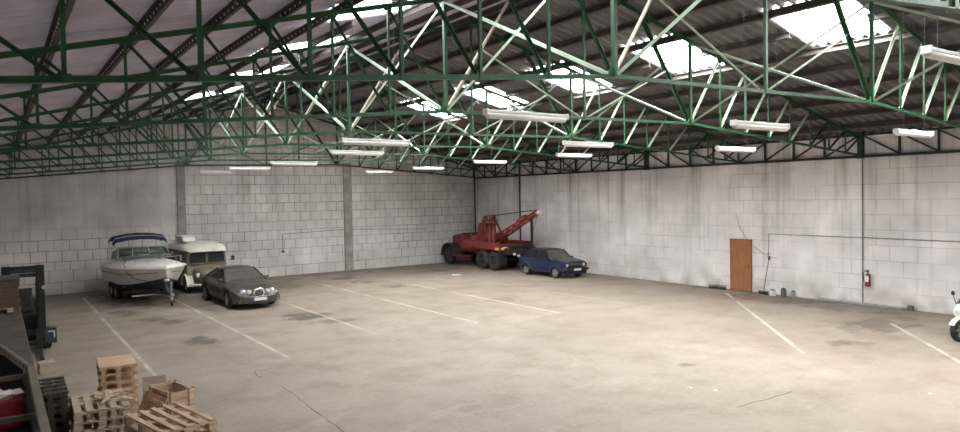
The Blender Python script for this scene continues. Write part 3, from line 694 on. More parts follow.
for x in xs:
    b_, ch, zk, zc, zs = hull_ring(x); t = (x+3)/5.9
    cr_ = .22*math.sin(PI*min(1, max(0, (t-.02)/.95)))**.8 if t < .97 else .02
    k = .93 if t < .95 else .7
    R3.append([Vector((x, -b_*k, zs+.025)), Vector((x, -b_*.86*k, zs+.06+cr_*.35)), Vector((x, -b_*.55*k, zs+.07+cr_*.85)), Vector((x, 0, zs+.08+cr_)), Vector((x, b_*.55*k, zs+.07+cr_*.85)), Vector((x, b_*.86*k, zs+.06+cr_*.35)), Vector((x, b_*k, zs+.025)), Vector((x, 0, zs+.0))])
dk.loft(R3); dk.build('deck', M['gelcoat'], boat, smooth=50)
rl = MB(); L_ = [Vector((x, -hull_ring(x)[0]*1.005, hull_ring(x)[4]+.005)) for x in xs]; Rr = [Vector((x, hull_ring(x)[0]*1.005, hull_ring(x)[4]+.005)) for x in reversed(xs)]
rl.tube(L_+Rr, .028, 6); rl.build('rub_rail', M['gelcoat'], boat, smooth=40)
stp = MB()
for s in (-1, 1):
    a = []
    for x in xs[:-1]:
        b_, ch, zk, zc, zs = hull_ring(x); a.append((x, s*((ch*.45+b_*.55)*.8+b_*.2+.012), zc*.3+zs*.7-.04))
    stp.tube(a, .014, 5)
stp.build('side_stripe', M['tan'], boat, smooth=40)
# windscreen, wrap-around, dark tinted with a bright frame
ws_b = [(-1.35, -1.08, 1.72), (-.35, -1.02, 1.80), (.35, -.62, 1.90), (.60, 0, 1.95), (.35, .62, 1.90), (-.35, 1.02, 1.80), (-1.35, 1.08, 1.72)]
ws_t = [(-1.55, -1.0, 1.98), (-.72, -.92, 2.15), (-.08, -.52, 2.22), (.12, 0, 2.24), (-.08, .52, 2.22), (-.72, .92, 2.15), (-1.55, 1.0, 1.98)]
for i in range(6): MB().quad([ws_b[i], ws_b[i+1], ws_t[i+1], ws_t[i]], .015).build('windscreen_pane', M['screen'], boat)
f_ = MB(); f_.tube(ws_t, .02, 6); f_.tube(ws_b, .018, 6)
for p, q in zip(ws_b, ws_t): f_.tube([p, q], .016, 6)
f_.build('windscreen_frame', M['galv'], boat, smooth=40)
ck = MB(); ck.box((-1.35, -.45, 1.75), (.5, .55, .5)); ck.box((-1.35, .45, 1.75), (.5, .55, .5)); ck.box((-2.4, 0, 1.72), (.6, 1.7, .35)); ck.build('seats', M['gelcoat'], boat, bevel=.05)
dsh = MB(); dsh.box((-.55, .0, 1.80), (.35, 1.6, .30)); dsh.build('dashboard', M['greypipe'], boat, bevel=.04)
# sun canopy on bowed tubes
def bow(x, h, w=1.10): return [(x, -w, 1.62), (x+.02, -w*.99, 2.1), (x, -w*.97, h-.20), (x, -w*.86, h-.06), (x, -w*.45, h+.02), (x, 0, h+.045), (x, w*.45, h+.02), (x, w*.86, h-.06), (x, w*.97, h-.20), (x+.02, w*.99, 2.1), (x, w, 1.62)]
for x in (-1.9, -1.5, -1.1): 
    t_ = MB(); t_.tube(bow(x, 2.62), .014, 6); t_.build('canopy_bow', M['galv'], boat, smooth=40)
cn = MB(); rings = []
for x, h in ((-2.0, 2.52), (-1.85, 2.66), (-1.5, 2.70), (-1.15, 2.66), (-.98, 2.46)):
    a = bow(x, h)[2:-2]; rings.append([Vector(p)+Vector((0, 0, .02)) for p in a]+[Vector(p)-Vector((0, 0, .012)) for p in reversed(a)])
cn.loft(rings); cn.build('canopy', M['navy'], boat, smooth=60)
for (x, y) in ((1.3, -.30), (1.3, .30), (2.0, 0), (.9, -.75), (.9, .75)):
    MB().box((x, y, 1.98 if x < 1.5 else 1.88), (.14, .05, .06)).build('deck_cleat', M['greypipe'], boat)
hb = MB(); hb.box((1.25, 0, 2.015), (.5, .5, .03)); hb.build('deck_hatch', M['glass'], boat, bevel=.01)
br = MB()
for s in (-1, 1):
    br.tube([(0.9, s*1.08, 1.62), (1.2, s*1.02, 1.85), (2.2, s*.62, 1.93), (2.72, s*.18, 1.96), (2.78, 0, 1.96)], .013, 6)
    for x, y in ((1.7, .86), (2.3, .52)): br.tube([(x, s*y, 1.66), (x, s*y*.97, 1.90)], .011, 6)
br.build('bow_rail', M['galv'], boat, smooth=40)
od = MB(); od.box((-3.15, 0, .75), (.35, .45, .7)); od.lathe([(.001, 0), (.03, 0), (.17, .03), (.17, .06), (.001, .08)], (-3.42, 0, .55), 'x', 14); od.build('stern_drive', M['black'], boat, bevel=.03)
rp = MB(); rp.tube([(1.2, -1.12, 1.62), (1.4, -1.1, 1.35), (1.75, -.9, 1.12), (2.2, -.5, 1.0)], .012, 5); rp.build('mooring_rope', M['black'], boat, smooth=40)
# trailer
tr = empty('boat_trailer', (5.10, 31.40, 0), -PI/2+.07)
tag(tr, 'dark steel trailer with winch post and jockey wheel carrying the white boat', 'trailer')
f_ = MB()
for s in (-1, 1): f_.bar((-2.7, s*.62, .50), (.9, s*.62, .50), .06, .10).bar((.9, s*.62, .50), (2.75, s*.08, .50), .06, .10)
for x in (-2.6, -1.3, -.2, .85): f_.bar((x, -.64, .48), (x, .64, .48), .06, .08)
f_.bar((2.4, 0, .50), (3.45, 0, .50), .08, .10)
f_.build('frame', M['forkgrey'], tr)
MB().tube([(-1.55, -.98, .33), (-1.55, .98, .33)], .035, 8).tube([(-.80, -.98, .33), (-.80, .98, .33)], .035, 8).build('axle', M['black'], tr)
for s in (-1, 1):
    for x in (-1.55, -.80):
        wheel(tr, (x, s*.98, .31), .31, .19, M['greypipe'], M['rubber'], s, .55)
    mg = MB(); mg.loft([[Vector((x, s*y, z)) for y in (.86, 1.10)]+[Vector((x, s*y, z-.02)) for y in (1.10, .86)] for x, z in ((-2.0, .42), (-1.9, .62), (-1.55, .70), (-.8, .70), (-.45, .62), (-.35, .42))]); mg.build('mudguard', M['black'], tr, smooth=30)
    bk = MB(); bk.bar((-2.5, s*.5, .66), (.6, s*.42, .70), .10, .06)
    for x in (-2.2, -1.2, -.2): bk.bar((x, s*.55, .50), (x, s*.48, .66), .05, .05)
    bk.build('bunk', M['black'], tr)
wp = MB(); wp.bar((2.55, 0, .5), (2.72, 0, 1.20), .08, .08).bar((2.95, 0, .55), (2.68, 0, 1.0), .05, .05).box((2.60, 0, 1.22), (.18, .12, .10)); wp.build('winch_post', M['forkgrey'], tr)
ws_ = MB(); ws_.lathe([(.001, -.08), (.09, -.08), (.09, .08), (.001, .08)], (2.80, 0, .98), 'y', 14); ws_.tube([(2.80, .08, .98), (2.80, .16, .98), (2.92, .16, 1.06)], .012, 6); ws_.build('winch', M['galv'], tr, smooth=40)
jk = MB(); jk.tube([(3.0, .12, .22), (3.0, .12, .92)], .032, 8); jk.tube([(3.0, .12, .92), (3.08, .12, .95)], .012, 6); jo = jk.build('jockey_leg', M['galv'], tr, smooth=40)
wheel(jo, (3.0, .12, .105), .105, .06, M['galv'], M['rubber'], 1, .5, name='jockey_wheel')
hc = MB(); hc.box((3.5, 0, .51), (.26, .10, .10)); hc.tube([(3.42, 0, .56), (3.55, 0, .64)], .014, 6); hc.build('coupling', M['galv'], tr, bevel=.015)
lb = MB(); lb.box((2.2, -.55, .42), (.05, 1.1, .05)); lb.build('light_bar', M['greypipe'], tr)

# ---- red six-wheel recovery truck
trk = empty('recovery_truck', (22.90, 32.12, 0), PI/2)
tag(trk, 'faded red six wheeled recovery truck with crane boom against the far corner', 'truck')
# local x forward (towards gable), y left (towards -X, the visible side)
ch_ = MB()
for s in (-1, 1): ch_.bar((-2.75, s*.42, .88), (2.9, s*.42, .88), .09, .20)
for x in (-2.6, -1.2, .3, 1.6, 2.8): ch_.bar((x, -.42, .88), (x, .42, .88), .08, .16)
ch_.build('chassis', M['redrust'], trk)
for s in (-1, 1):
    wheel(trk, (2.35, s*.95, .52), .52, .26, M['rubberdust'], M['rubber'], s, .5)
    for x in (-1.15, -2.25):
        wheel(trk, (x, s*.94, .52), .52, .40, M['rubberdust'], M['rubberdust'], s, .52)
MB().tube([(2.35, -.95, .52), (2.35, .95, .52)], .06, 8).tube([(-1.15, -.95, .52), (-1.15, .95, .52)], .08, 8).tube([(-2.25, -.95, .52), (-2.25, .95, .52)], .08, 8).build('axles', M['black'], trk)
hd = MB(); rings = []
for x, w, z in ((1.15, .62, 1.86), (1.5, .58, 1.84), (2.75, .46, 1.74), (2.85, .42, 1.68)):
    rings.append([Vector((x, -w, 1.0)), Vector((x, -w, z-.22)), Vector((x, -w*.8, z-.05)), Vector((x, 0, z)), Vector((x, w*.8, z-.05)), Vector((x, w, z-.22)), Vector((x, w, 1.0))])
hd.loft(rings); ho = hd.build('bonnet', M['red'], trk, smooth=35)
lv = MB()
for s in (-1, 1):
    for i in range(7): lv.box((1.5+.15*i, s*(.575-.014*i*1.3), 1.40), (.05, .02, .26))
lv.build('bonnet_louvres', M['redrust'], ho)
MB().box((2.87, 0, 1.32), (.04, .78, .60)).build('radiator_grille', M['black'], trk)
for s in (-1, 1):
    fd = MB(); pts = [(2.35+.66*math.cos(t), .62+.66*math.sin(t)) for t in [PI*(-.04+1.0*i/12) for i in range(13)]]
    fd.loft([[Vector((x, s*y, z)) for y in (.50, 1.16)]+[Vector((x, s*y, z-.04)) for y in (1.16, .50)] for x, z in pts]); fd.build('front_fender', M['black'], trk, smooth=40)
    MB().bar((1.72, s*.93, .60), (.35, s*.93, .58), .42, .05).bar((1.85, s*.93, .78), (1.70, s*.93, .60), .40, .04).build('running_board', M['red'], trk)
    h = MB(); h.lathe([(.001, .05), (.08, .04), (.11, 0), (.08, -.12), (.001, -.14)], (2.95, s*.62, 1.28), 'x', 16); h.build('headlamp', M['lens'], trk, smooth=40)
cb = MB()
cb.box((.55, 0, 1.02), (1.3, 1.7, .10))
for s in (-1, 1):
    cb.box((.72, s*.84, 1.28), (.9, .05, .50)); cb.box((.2, s*.84, 1.45), (.18, .05, .85))
cb.box((1.15, 0, 1.47), (.06, 1.66, .85)); cb.box((.02, 0, 1.45), (.06, 1.66, .85)); cb.build('cab', M['red'], trk, bevel=.02)
st_ = MB(); st_.box((.35, .4, 1.30), (.5, .55, .18)).box((.12, .4, 1.60), (.12, .55, .5)).box((.35, -.4, 1.30), (.5, .55, .18)).box((.12, -.4, 1.60), (.12, .55, .5)); st_.build('seats', M['black'], trk, bevel=.04)
sw = MB(); sw.tube([(.78+.06*math.sin(t), .4+.2*math.cos(t), 1.72+.18*math.sin(t)) for t in [2*PI*i/14 for i in range(14)]], .015, 6, True); sw.tube([(.78, .4, 1.72), (1.1, .4, 1.35)], .015, 6); sw.build('steering_wheel', M['black'], trk, smooth=40)
bd = MB(); bd.box((-1.38, 0, 1.22), (2.75, 2.25, .16)); bd.box((-1.38, 1.10, 1.38), (2.7, .05, .22)); bd.box((-1.38, -1.10, 1.38), (2.7, .05, .22)); bd.build('bed', M['red'], trk, bevel=.015)
bxm = MB(); bxm.box((-.35, .78, 1.55), (.8, .55, .50)); bxm.build('tool_box', M['redrust'], trk, bevel=.02)
MB().box((-1.0, .80, 1.46), (.42, .5, .32)).build('tool_box', M['redrust'], trk, bevel=.02); MB().box((-.35, -.78, 1.55), (.8, .55, .50)).build('tool_box', M['redrust'], trk, bevel=.02)
# crane: A-frame mast, winch drums, boom
ms = MB()
for s in (-1, 1):
    ms.bar((-.10, s*.62, 1.30), (-.35, s*.40, 2.62), .11, .11); ms.bar((-1.10, s*.62, 1.30), (-.42, s*.40, 2.60), .09, .09); ms.bar((-.2, s*.58, 1.75), (-.85, s*.55, 1.75), .07, .07)
ms.bar((-.38, -.48, 2.60), (-.38, .48, 2.60), .14, .14); ms.bar((-.22, -.55, 2.0), (-.22, .55, 2.0), .09, .09); mo = ms.build('crane_mast', M['red'], trk)
for s in (-1, 1):
    sv = MB(); sv.lathe([(.001, -.05), (.16, -.05), (.12, -.02), (.12, .02), (.16, .05), (.001, .05)], (-.40, s*.28, 2.74), 'y', 18); sv.build('sheave', M['redrust'], mo, smooth=40)
for s in (-1, 1):
    wd = MB(); wd.lathe([(.001, -.28), (.30, -.28), (.30, -.24), (.17, -.22), (.17, .22), (.30, .24), (.30, .28), (.001, .28)], (-.62, s*.32, 1.66), 'y', 20); wd.build('winch_drum', M['redrust'], trk, smooth=40)
eng = MB(); eng.box((-.15, .1, 1.95), (.35, .9, .5)); eng.lathe([(.001, -.45), (.18, -.45), (.18, .45), (.001, .45)], (-.08, 0, 2.28), 'y', 16); eng.build('winch_gearbox', M['redrust'], trk, bevel=.02)
BA = Vector((-1.0, 0, 1.55)); BT = Vector((-4.70, .02, 3.12))
bo = MB(); d = (BT-BA)
for s in (-1, 1):
    for h in (-.13, .13): bo.bar(BA+Vector((0, s*.24, h)), BT+Vector((0, s*.10, h*.6)), .07, .07)
n = 7
for i in range(n):
    t0, t1 = i/n, (i+1)/n
    for s in (-1, 1): 
        p = BA+d*t0+Vector((0, s*(.24-.14*t0), -.13*(1-.4*t0))); q = BA+d*t1+Vector((0, s*(.24-.14*t1), .13*(1-.4*t1))); bo.bar(p, q, .045, .045)
    bo.bar(BA+d*t1+Vector((0, -.24+.14*t1, .12)), BA+d*t1+Vector((0, .24-.14*t1, .12)), .05, .05)
boo = bo.build('boom', M['red'], trk)
hs = MB(); hs.lathe([(.001, -.07), (.15, -.07), (.11, -.03), (.11, .03), (.15, .07), (.001, .07)], BT, 'y', 18); hs.build('boom_sheave', M['paper'], boo, smooth=40)
bx2 = MB(); bx2.bar(BA+d*.55+Vector((0, 0, .18)), BA+d*.74+Vector((0, 0, .20)), .26, .16); bx2.build('boom_bracket', M['redrust'], boo)
cbm = MB()
for s in (-1, 1): cbm.tube([(-.42, s*.28, 2.86), BT+Vector((.1, s*.08, .12))], .014, 5)
cbm.build('hoist_cable', M['black'], trk)
lg = MB(); lg.bar((-4.15, 0, 2.82), (-4.15, 0, 1.05), .10, .10); lg.box((-4.15, 0, 1.0), (.16, .3, .14)); lg.tube([(-4.68, .0, 3.0), (-4.30, .0, 2.3), (-4.15, 0, 1.9)], .012, 5); lg.build('tow_strut', M['black'], trk)
rr = MB(); rr.box((-2.85, 0, 1.15), (.12, 2.25, .30)); rr.box((-3.25, 0, 1.02), (.85, .5, .18)); rr.box((-3.9, 0, 1.0), (.6, .2, .12)); rr.box((-3.1, .75, 1.05), (.5, .35, .35)); rr.box((-3.1, -.75, 1.05), (.5, .35, .35)); rr.build('tow_gear', M['black'], trk, bevel=.02)
for x in (-2.55, -2.72):
    l_ = MB(); l_.lathe([(.001, .05), (.06, .04), (.08, 0), (.08, -.05), (.001, -.05)], (x, 1.16, 1.16), 'y', 14); l_.build('side_lamp', M['amber'], trk, smooth=40)
for y, z, m_ in ((1.02, 1.18, 'amber'), (.88, 1.20, 'amber'), (.72, 1.18, 'amber'), (.58, .90, 'lens'), (.30, .80, 'lens'), (-.35, 1.02, 'lens'), (-.62, .98, 'lens'), (-.95, 1.18, 'amber')):
    l_ = MB(); l_.lathe([(.001, -.06), (.06, -.05), (.085, 0), (.08, .06), (.001, .06)], (-2.97 if m_ == 'amber' else -3.42, y, z), 'x', 14); l_.build('rear_lamp', M[m_], trk, smooth=40)
for y, x in ((.80, -1.5), (.62, -1.62)):
    g_ = MB(); g_.lathe([(.001, 0), (.11, 0), (.11, .75), (.05, .86), (.03, .95), (.001, .95)], (x, y, 1.32), 'z', 14); g_.build('gas_bottle', M['redrust'], trk, smooth=40)
ex = MB(); ex.tube([(-1.2, .55, 1.3), (-1.2, .55, 2.95)], .03, 8); ex.box((-1.2, .55, 2.6), (.2, .2, .10)); ex.build('signal_mast', M['redrust'], trk)
fl_ = MB()
for s in (-1, 1):
    fl_.loft([[Vector((x, s*y, z)) for y in (.72, 1.16)]+[Vector((x, s*y, z-.03)) for y in (1.16, .72)] for x, z in ((-2.85, .95), (-2.75, 1.12), (-.6, 1.12), (-.5, .95))])
fl_.build('rear_mudguard', M['redrust'], trk)
for s in (-1, 1): MB().box((-2.9, s*.94, .62), (.02, .42, .55)).build('mud_flap', M['black'], trk)

# ------------------------------------------------------------------ lamps under the trusses
LAMPS = [((485,112),(566,118),8.06), ((341,141),(409,142),12.92), ((331,151.5),(383,153),17.2), ((271,162.5),(317,163.5),21.8), ((230,168),(270,168),26.6), ((200,172),(231,171.5),31.5),
         ((366,171.5),(393,171.5),31.4), ((413,167.5),(443,168.5),26.1), ((474,161),(506,162.3),21.7), ((557,154.5),(591,155.5),17.0), ((564,143),(612,144.5),11.9), ((733,123.5),(787,126.5),6.81), ((717,148),(754,149.5),10.64), ((896,131),(931,134),6.43)]
LL = ['largest white tube lamp in the middle of the view, hanging by the second skylight', 'long white tube lamp second in the row that starts at the largest lamp', 'white tube lamp third in the row that starts at the largest lamp', 'bright white tube lamp over the grey saloon', 'white tube lamp just left of the bright one over the saloon', 'faint slim tube lamp close to the gable wall above the van',
      'faint slim tube lamp close to the gable wall beside the right pilaster', 'short white tube lamp over the left of the red truck', 'white tube lamp over the boom of the red truck', 'white tube lamp over the gap between blue car and right wall', 'white tube lamp just above and right of the one over the blue car', 'white tube lamp on the lower chord left of the green column head', 'white tube lamp below and left of the one near the green column head', 'white tube lamp by the wall right of the green column head']
def pos3(px, Y):
    q = RCAM @ Vector(((px[0]-480)/FPX, -(px[1]-216)/FPX, -1)); return Vector((0, 0, 4))+q*(Y/q.y)
def lamp(a, b, ztop, label, wide=.13):
    c = (a+b)/2; r = empty('tube_lamp', c-Vector((0, 0, .04))); tag(r, label, 'lamp', 'tube lamps hanging under the trusses')
    d = b-a; rz = math.atan2(d.y, d.x); L_ = max(1.2, Vector((d.x, d.y, 0)).length); r.rotation_euler = (0, 0, rz)
    MB().box((0, 0, .065), (L_, .075, .04)).box((0, 0, .085), (.2, .05, .02)).build('housing', M['white'], r, bevel=.008)
    df = MB(); n = 10; rings = []
    for x in (-L_/2+.03, -L_/2+.05, L_/2-.05, L_/2-.03):
        k = .7 if abs(x) > L_/2-.04 else 1
        rings.append([Vector((x, k*wide/2*math.cos(t), .045-.045*k+.0+.045*k*math.sin(t)+.0)) for t in [2*PI*i/n for i in range(n)]])
    df.loft(rings); df.build('diffuser', M['tubeglass'], r, smooth=50)
    for s in (-1, 1): MB().box((s*(L_/2-.012), 0, .045), (.035, wide*.96, .095)).build('end_cap', M['white'], r, bevel=.012)
    hh = ztop-c.z+.04
    for s in (-1, 1): MB().tube([(s*L_*.30, 0, .085), (s*L_*.30, 0, max(.2, hh))], .0035, 5).build('hanger', M['cable'], r)
for (p, q, Y), lb in zip(LAMPS, LL):
    a = pos3(p, Y); b = pos3(q, Y); b.z = a.z = (a.z+b.z)/2; c = (a+b)/2
    lamp(a, b, 9.25-SL*abs(c.x-RX)-.10, lb)
a = pos3((926, 50), 3.6); lamp(a, a+Vector((1.5, 0, 0)), zb(a.x+.6)+.3, 'closest tube lamp, cut by the right edge of the view near the top')

# ------------------------------------------------------------------ pallets
def pallet(L, W, mats, jitter=0.0, wide_gap=False):
    # boards run along y (length L), stringers/blocks below; width W in x; height .144
    m1, m2 = mats
    r = empty('wooden_pallet', (0, 0, 0))
    nb = 5; bw = .115 if W > .7 else .09
    for i in range(3):
        x = -W/2+bw/2+(W-bw)*i/2
        MB().box((x, 0, .011), (bw, L, .022)).build('bottom_board', m2, r)
        for j in range(3): MB().box((x, -L/2+.07+(L-.14)*j/2, .061), (bw, .14 if L > .7 else .08, .078)).build('block', m1, r)
    for j in range(3): MB().box((0, -L/2+.07+(L-.14)*j/2, .111), (W, .14, .022)).build('cross_board', m1, r)
    for i in range(nb):
        x = -W/2+bw/2+(W-bw)*i/(nb-1)
        MB().box((x+random.uniform(-.004, .004), 0, .133), (bw*(.62 if wide_gap else .9), L, .022)).build('top_board', m2, r)
    return r
def stack(src, n, x, y, rz, labels, group, jit=.02, z0=0.0, h=.1445):
    for k in range(n):
        o = src if (k == 0 and not src.get('used')) else copy_tree(src)
        if k == 0: src['used'] = 1
        o.location = (x+(random.uniform(-jit, jit) if k else 0), y+(random.uniform(-jit, jit) if k else 0), z0+k*h); o.rotation_euler = (0, 0, rz+(random.uniform(-jit, jit) if k else 0))
        tag(o, labels(k, n), 'pallet', group)
    if 'used' in src: pass
def lab(desc):
    def f(k, n):
        if k == n-1: return 'topmost wooden pallet of %s' % desc
        if k == 0: return 'lowest wooden pallet of %s' % desc
        return '%s pallet up from the floor in %s' % (ordn[k], desc)
    return f
A = pallet(1.2, .8, (M['wood'], M['woody']), wide_gap=True); stack(A, 7, 1.90, 10.33, .20, lab('the fresh pale stack nearest the viewer'), 'pallets of the fresh front stack', .012)
A2 = pallet(1.2, .8, (M['woodgrey'], M['woodgrey'])); stack(A2, 5, 1.30, 13.0, -.05, lab('the low grey stack right of the dark stack'), 'pallets of the low grey stack', .03)
A3 = pallet(.64, 1.0, (M['woodred'], M['woodred'])); stack(A3, 6, 1.86, 15.25, PI/2-.06, lab('the narrow orange stack behind the others'), 'pallets of the narrow stack', .015)
A4 = pallet(.50, 1.2, (M['wooddark'], M['wooddark'])); stack(A4, 7, .63, 13.35, PI/2-.01, lab('the dark stack beside the racking'), 'pallets of the dark stack', .008)
# plywood sheets covering the narrow stack's top
pb = MB().box((0, 0, .012), (.64, .98, .024)).build('plywood_sheet', M['woodred']); pb.location = (1.86, 15.25, 6*.1445); pb.rotation_euler = (0, 0, -.06)
tag(pb, 'orange-brown board lying on top of the tallest narrow pallet stack', 'board')
sc = MB(); random.seed(3)
for i in range(16):
    a = random.uniform(0, PI); p = Vector((random.uniform(-.2, .2), random.uniform(-.35, .25), .02+.004*i)); d_ = Vector((math.cos(a), math.sin(a), random.uniform(-.08, .08)))*random.uniform(.08, .22)
    sc.bar(p-d_, p+d_, .045, .012)
so = sc.build('splintered_wood', M['woodgrey']); so.location = (1.50, 12.85, 5*.1445+.002); tag(so, 'heap of splintered board ends lying on the low grey pallet stack', 'scrap wood', kind='stuff')
# plywood panel standing on edge and the open crate
pn = MB().box((0, 0, .30), (.42, .02, .60)).build('plywood', M['ply']); pn.location = (2.44, 14.66, 0); pn.rotation_euler = (-.06, 0, -.1)
tag(pn, 'bare beige plywood sheet standing upright between the narrow stack and the open crate', 'panel')
cr_ = empty('wooden_crate', (2.50, 13.35, 0), .22); tag(cr_, 'open topped fresh wooden crate behind the front pallet stack', 'crate')
W2, L2, H2 = .21, .40, .62
MB().box((0, 0, .03), (.42, .80, .03)).build('bottom', M['woodred'], cr_)
for s, nm in ((-1, 0), (1, 1)):
    b = MB()
    for k in range(4): b.box((s*W2, 0, .12+.155*k), (.022, .80, .145))
    for y in (-.35, .35): b.box((s*(W2+.022), y, .36), (.022, .09, .66))
    b.build('side_panel', M['woody'], cr_)
    b = MB()
    for k in range(4): b.box((0, s*L2, .12+.155*k), (.42, .022, .145))
    b.box((-.16, s*(L2+.022), .36), (.08, .022, .62)); b.box((.16, s*(L2+.022), .36), (.08, .022, .62)); b.build('end_panel', M['wood'], cr_)
lid = MB()
for k in range(3): lid.box((0, -.30+k*.30, .0), (.62, .28, .02))
lid.box((-.22, 0, .02), (.07, .86, .02)); lid.box((.2, 0, .02), (.07, .86, .02))
lo_ = lid.build('crate_lid', M['woodred']); lo_.location = (2.12, 13.27, .30); lo_.rotation_euler = (0, -1.15, .22)
tag(lo_, 'loose slatted lid leaning against the open wooden crate', 'lid')
wb_ = MB().box((0, 0, .13), (.34, .40, .26)).build('wooden_block', M['ply'], bevel=.01); wb_.location = (.88, 19.3, 0); wb_.rotation_euler = (0, 0, .1); tag(wb_, 'pale square block on the floor at the tip of the forklift fork', 'block')

# ------------------------------------------------------------------ racking / loading platform at the left edge
rk_ = empty('storage_rack', (-.2, 12.0, 0)); tag(rk_, 'brown steel storage rack with a dirty deck at the left edge of the view', 'rack')
ox, oy = -.2, 12.0
zt0 = 1.60; xr_ = .41
def RB(a, b): return [a[i]-(ox, oy, 0)[i] for i in range(3)], [b[i]-(ox, oy, 0)[i] for i in range(3)]
dk_ = MB(); P = [(xr_-.02, 12.25), (xr_-.02, 20.4), (-1.3, 20.4), (-1.3, 15.0), (0.0, 14.45)]
# the deck ends in a slanting edge
dk_.quad([(x-ox, y-oy, zt0) for x, y in P], .05); dk_.build('deck_plate', M['deck'], rk_)
eb = MB(); eb.bar((xr_-.05-ox, 12.2-oy, zt0-.06), (0.0-ox, 14.42-oy, zt0-.06), .05, .13); eo = eb.build('edge_beam', M['steelbrown'], rk_)
hl = MB()
for i in range(9):
    t = (i+.5)/9; x = xr_-.05+(0-xr_+.05)*t-.027; y = 12.2+(14.42-12.2)*t-.008; hl = MB(); hl.box((x-ox, y-oy, zt0-.06), (.008, .09, .05), rz=math.atan2(2.22, -.41)+PI/2); hl.build('beam_hole', M['black'], eo)
MB().box(((xr_-.045)-ox, 12.35-oy-3.2, zt0-.065), (.09, 7.6, .13)).build('side_beam', M['steelbrown'], rk_)
MB().box(((xr_-.02)-ox, 16.4-oy, zt0-.09), (.04, 8.0, .12)).build('side_beam', M['steelbrown'], rk_)
for y in (5.6, 14.45, 20.3):
    for x in (-1.25, xr_-.05):
        MB().box((x-ox, y-oy, (zt0-.14)/2), (.08, .08, zt0-.14)).build('upright', M['black'], rk_)
for y, z in ((12.4, 1.42), (10.0, 1.42)):
    MB().box((-.45-ox, y-oy, z), (1.62, .05, .07)).build('cross_rail', M['steelbrown'], rk_)
MB().box((-.48-ox, 10.2-oy, .91), (1.58, 8.2, .03)).build('lower_shelf', M['black'], rk_)  # black puts the shade inside the rack into the shelf colour
MB().box((.325-ox, 10.2-oy, .76), (.02, 8.2, 1.36)).build('side_shade_sheet', M['black'], rk_)  # added black sheet, stands in for the dark void under the deck
MB().box((-.48-ox, 14.32-oy, .76), (1.58, .02, 1.36)).build('back_shade_sheet', M['black'], rk_)  # added as well, paints the shade at the back of the void
MB().box((-1.28-ox, 8.9-oy, 1.42), (.06, 6.8, .08)).build('side_beam', M['black'], rk_)
for y in (6.2, 14.2): MB().box((-.48-ox, y-oy, .86), (1.58, .05, .07)).build('cross_rail', M['black'], rk_)
# red sack with white paper on the lower shelf
rb = empty('red_bag', (-.02, 11.6, .926)); tag(rb, 'dark red sack stuffed with white paper on the lower shelf of the rack', 'bag')
b = MB(); rings = []
for z, w in ((0, .26), (.05, .30), (.20, .29), (.32, .27), (.38, .25)):
    rings.append([Vector((w*math.copysign(abs(math.cos(t))**.6, math.cos(t))*(1+.05*math.sin(3*t+z*9)), w*.8*math.copysign(abs(math.sin(t))**.6, math.sin(t)), z)) for t in [2*PI*i/20 for i in range(20)]])
b.loft(rings); b.build('sack', M['redbag'], rb, smooth=50)
b = MB(); random.seed(11)
for i in range(14):
    a = random.uniform(0, 2*PI); rr = random.uniform(0, .2); c = Vector((rr*math.cos(a), rr*math.sin(a)*.8, .40+random.uniform(0, .05)))
    R_ = Matrix.Rotation(random.uniform(-.6, .6), 3, 'X') @ Matrix.Rotation(random.uniform(0, 3), 3, 'Z'); b.box(c, (.17, .13, .015), rot=R_)
b.build('paper_sheets', M['paper'], rb)
# brown crate on its pallet on the deck
bp2 = pallet(1.2, .8, (M['woodred'], M['cratebrown'])); bp2.location = (-.14, 19.0, zt0+.003); tag(bp2, 'single pallet under the brown crate on the rack deck', 'pallet')
bc = empty('brown_crate', (-.14, 19.0, zt0+.149)); tag(bc, 'closed dark brown crate on the rack deck in front of the forklift', 'crate')
b = MB()
b.box((.02, 0, .28), (.98, 1.2, .55)); b.build('body', M['cratebrown'], bc, bevel=.01)
for s in (-1, 1):
    b = MB(); b.box((.02+s*.50, 0, .05), (.02, 1.2, .09)); b.box((.02+s*.50, 0, .5), (.02, 1.2, .09)); b.box((.02, s*.61, .05), (.98, .02, .09)); b.box((.02, s*.61, .5), (.98, .02, .09)); b.build('batten', M['cratebrown'], bc)
MB().box((.02, 0, .58), (1.04, 1.26, .05)).build('lid', M['deck'], bc)

# ------------------------------------------------------------------ forklift behind the rack, forks towards the viewer
fk = empty('forklift', (.56, 22.9, 0), -PI/2); tag(fk, 'black forklift truck with mast and overhead guard standing behind the rack', 'forklift')
# local x forward (forks), y left(+X world)
m_ = MB()
for s in (-1, 1): m_.box((.50, s*.385, 1.22), (.14, .20, 2.24)); m_.box((.56, s*.345, 1.16), (.10, .05, 2.1))
for z in (2.28, 2.08, .5): m_.box((.50, 0, z), (.09, .84, .10))
m_.build('mast', M['forkblack'], fk)
for s in (-1, 1): MB().tube([(.46, s*.30, .2), (.46, s*.30, 1.9)], .03, 8).build('lift_cylinder', M['forkgrey'], fk)
cg = MB(); cg.box((.68, 0, .55), (.05, .92, .12)); cg.box((.68, 0, .22), (.05, .92, .10)); 
cg.build('carriage', M['forkblack'], fk)
for s in (-1, 1):
    f_ = MB(); f_.box((.73, s*.30, .35), (.05, .12, .56)); f_.add([Vector((.71, s*.30+dy, z)) for dy in (-.06, .06) for z in (.06, .11)]+[Vector((2.35, s*.30+dy, z)) for dy in (-.05, .05) for z in (.06, .075)], [(0,1,3,2),(4,6,7,5),(0,4,5,1),(2,3,7,6),(1,5,7,3),(0,2,6,4)]); f_.build('fork', M['forkblack'], fk)
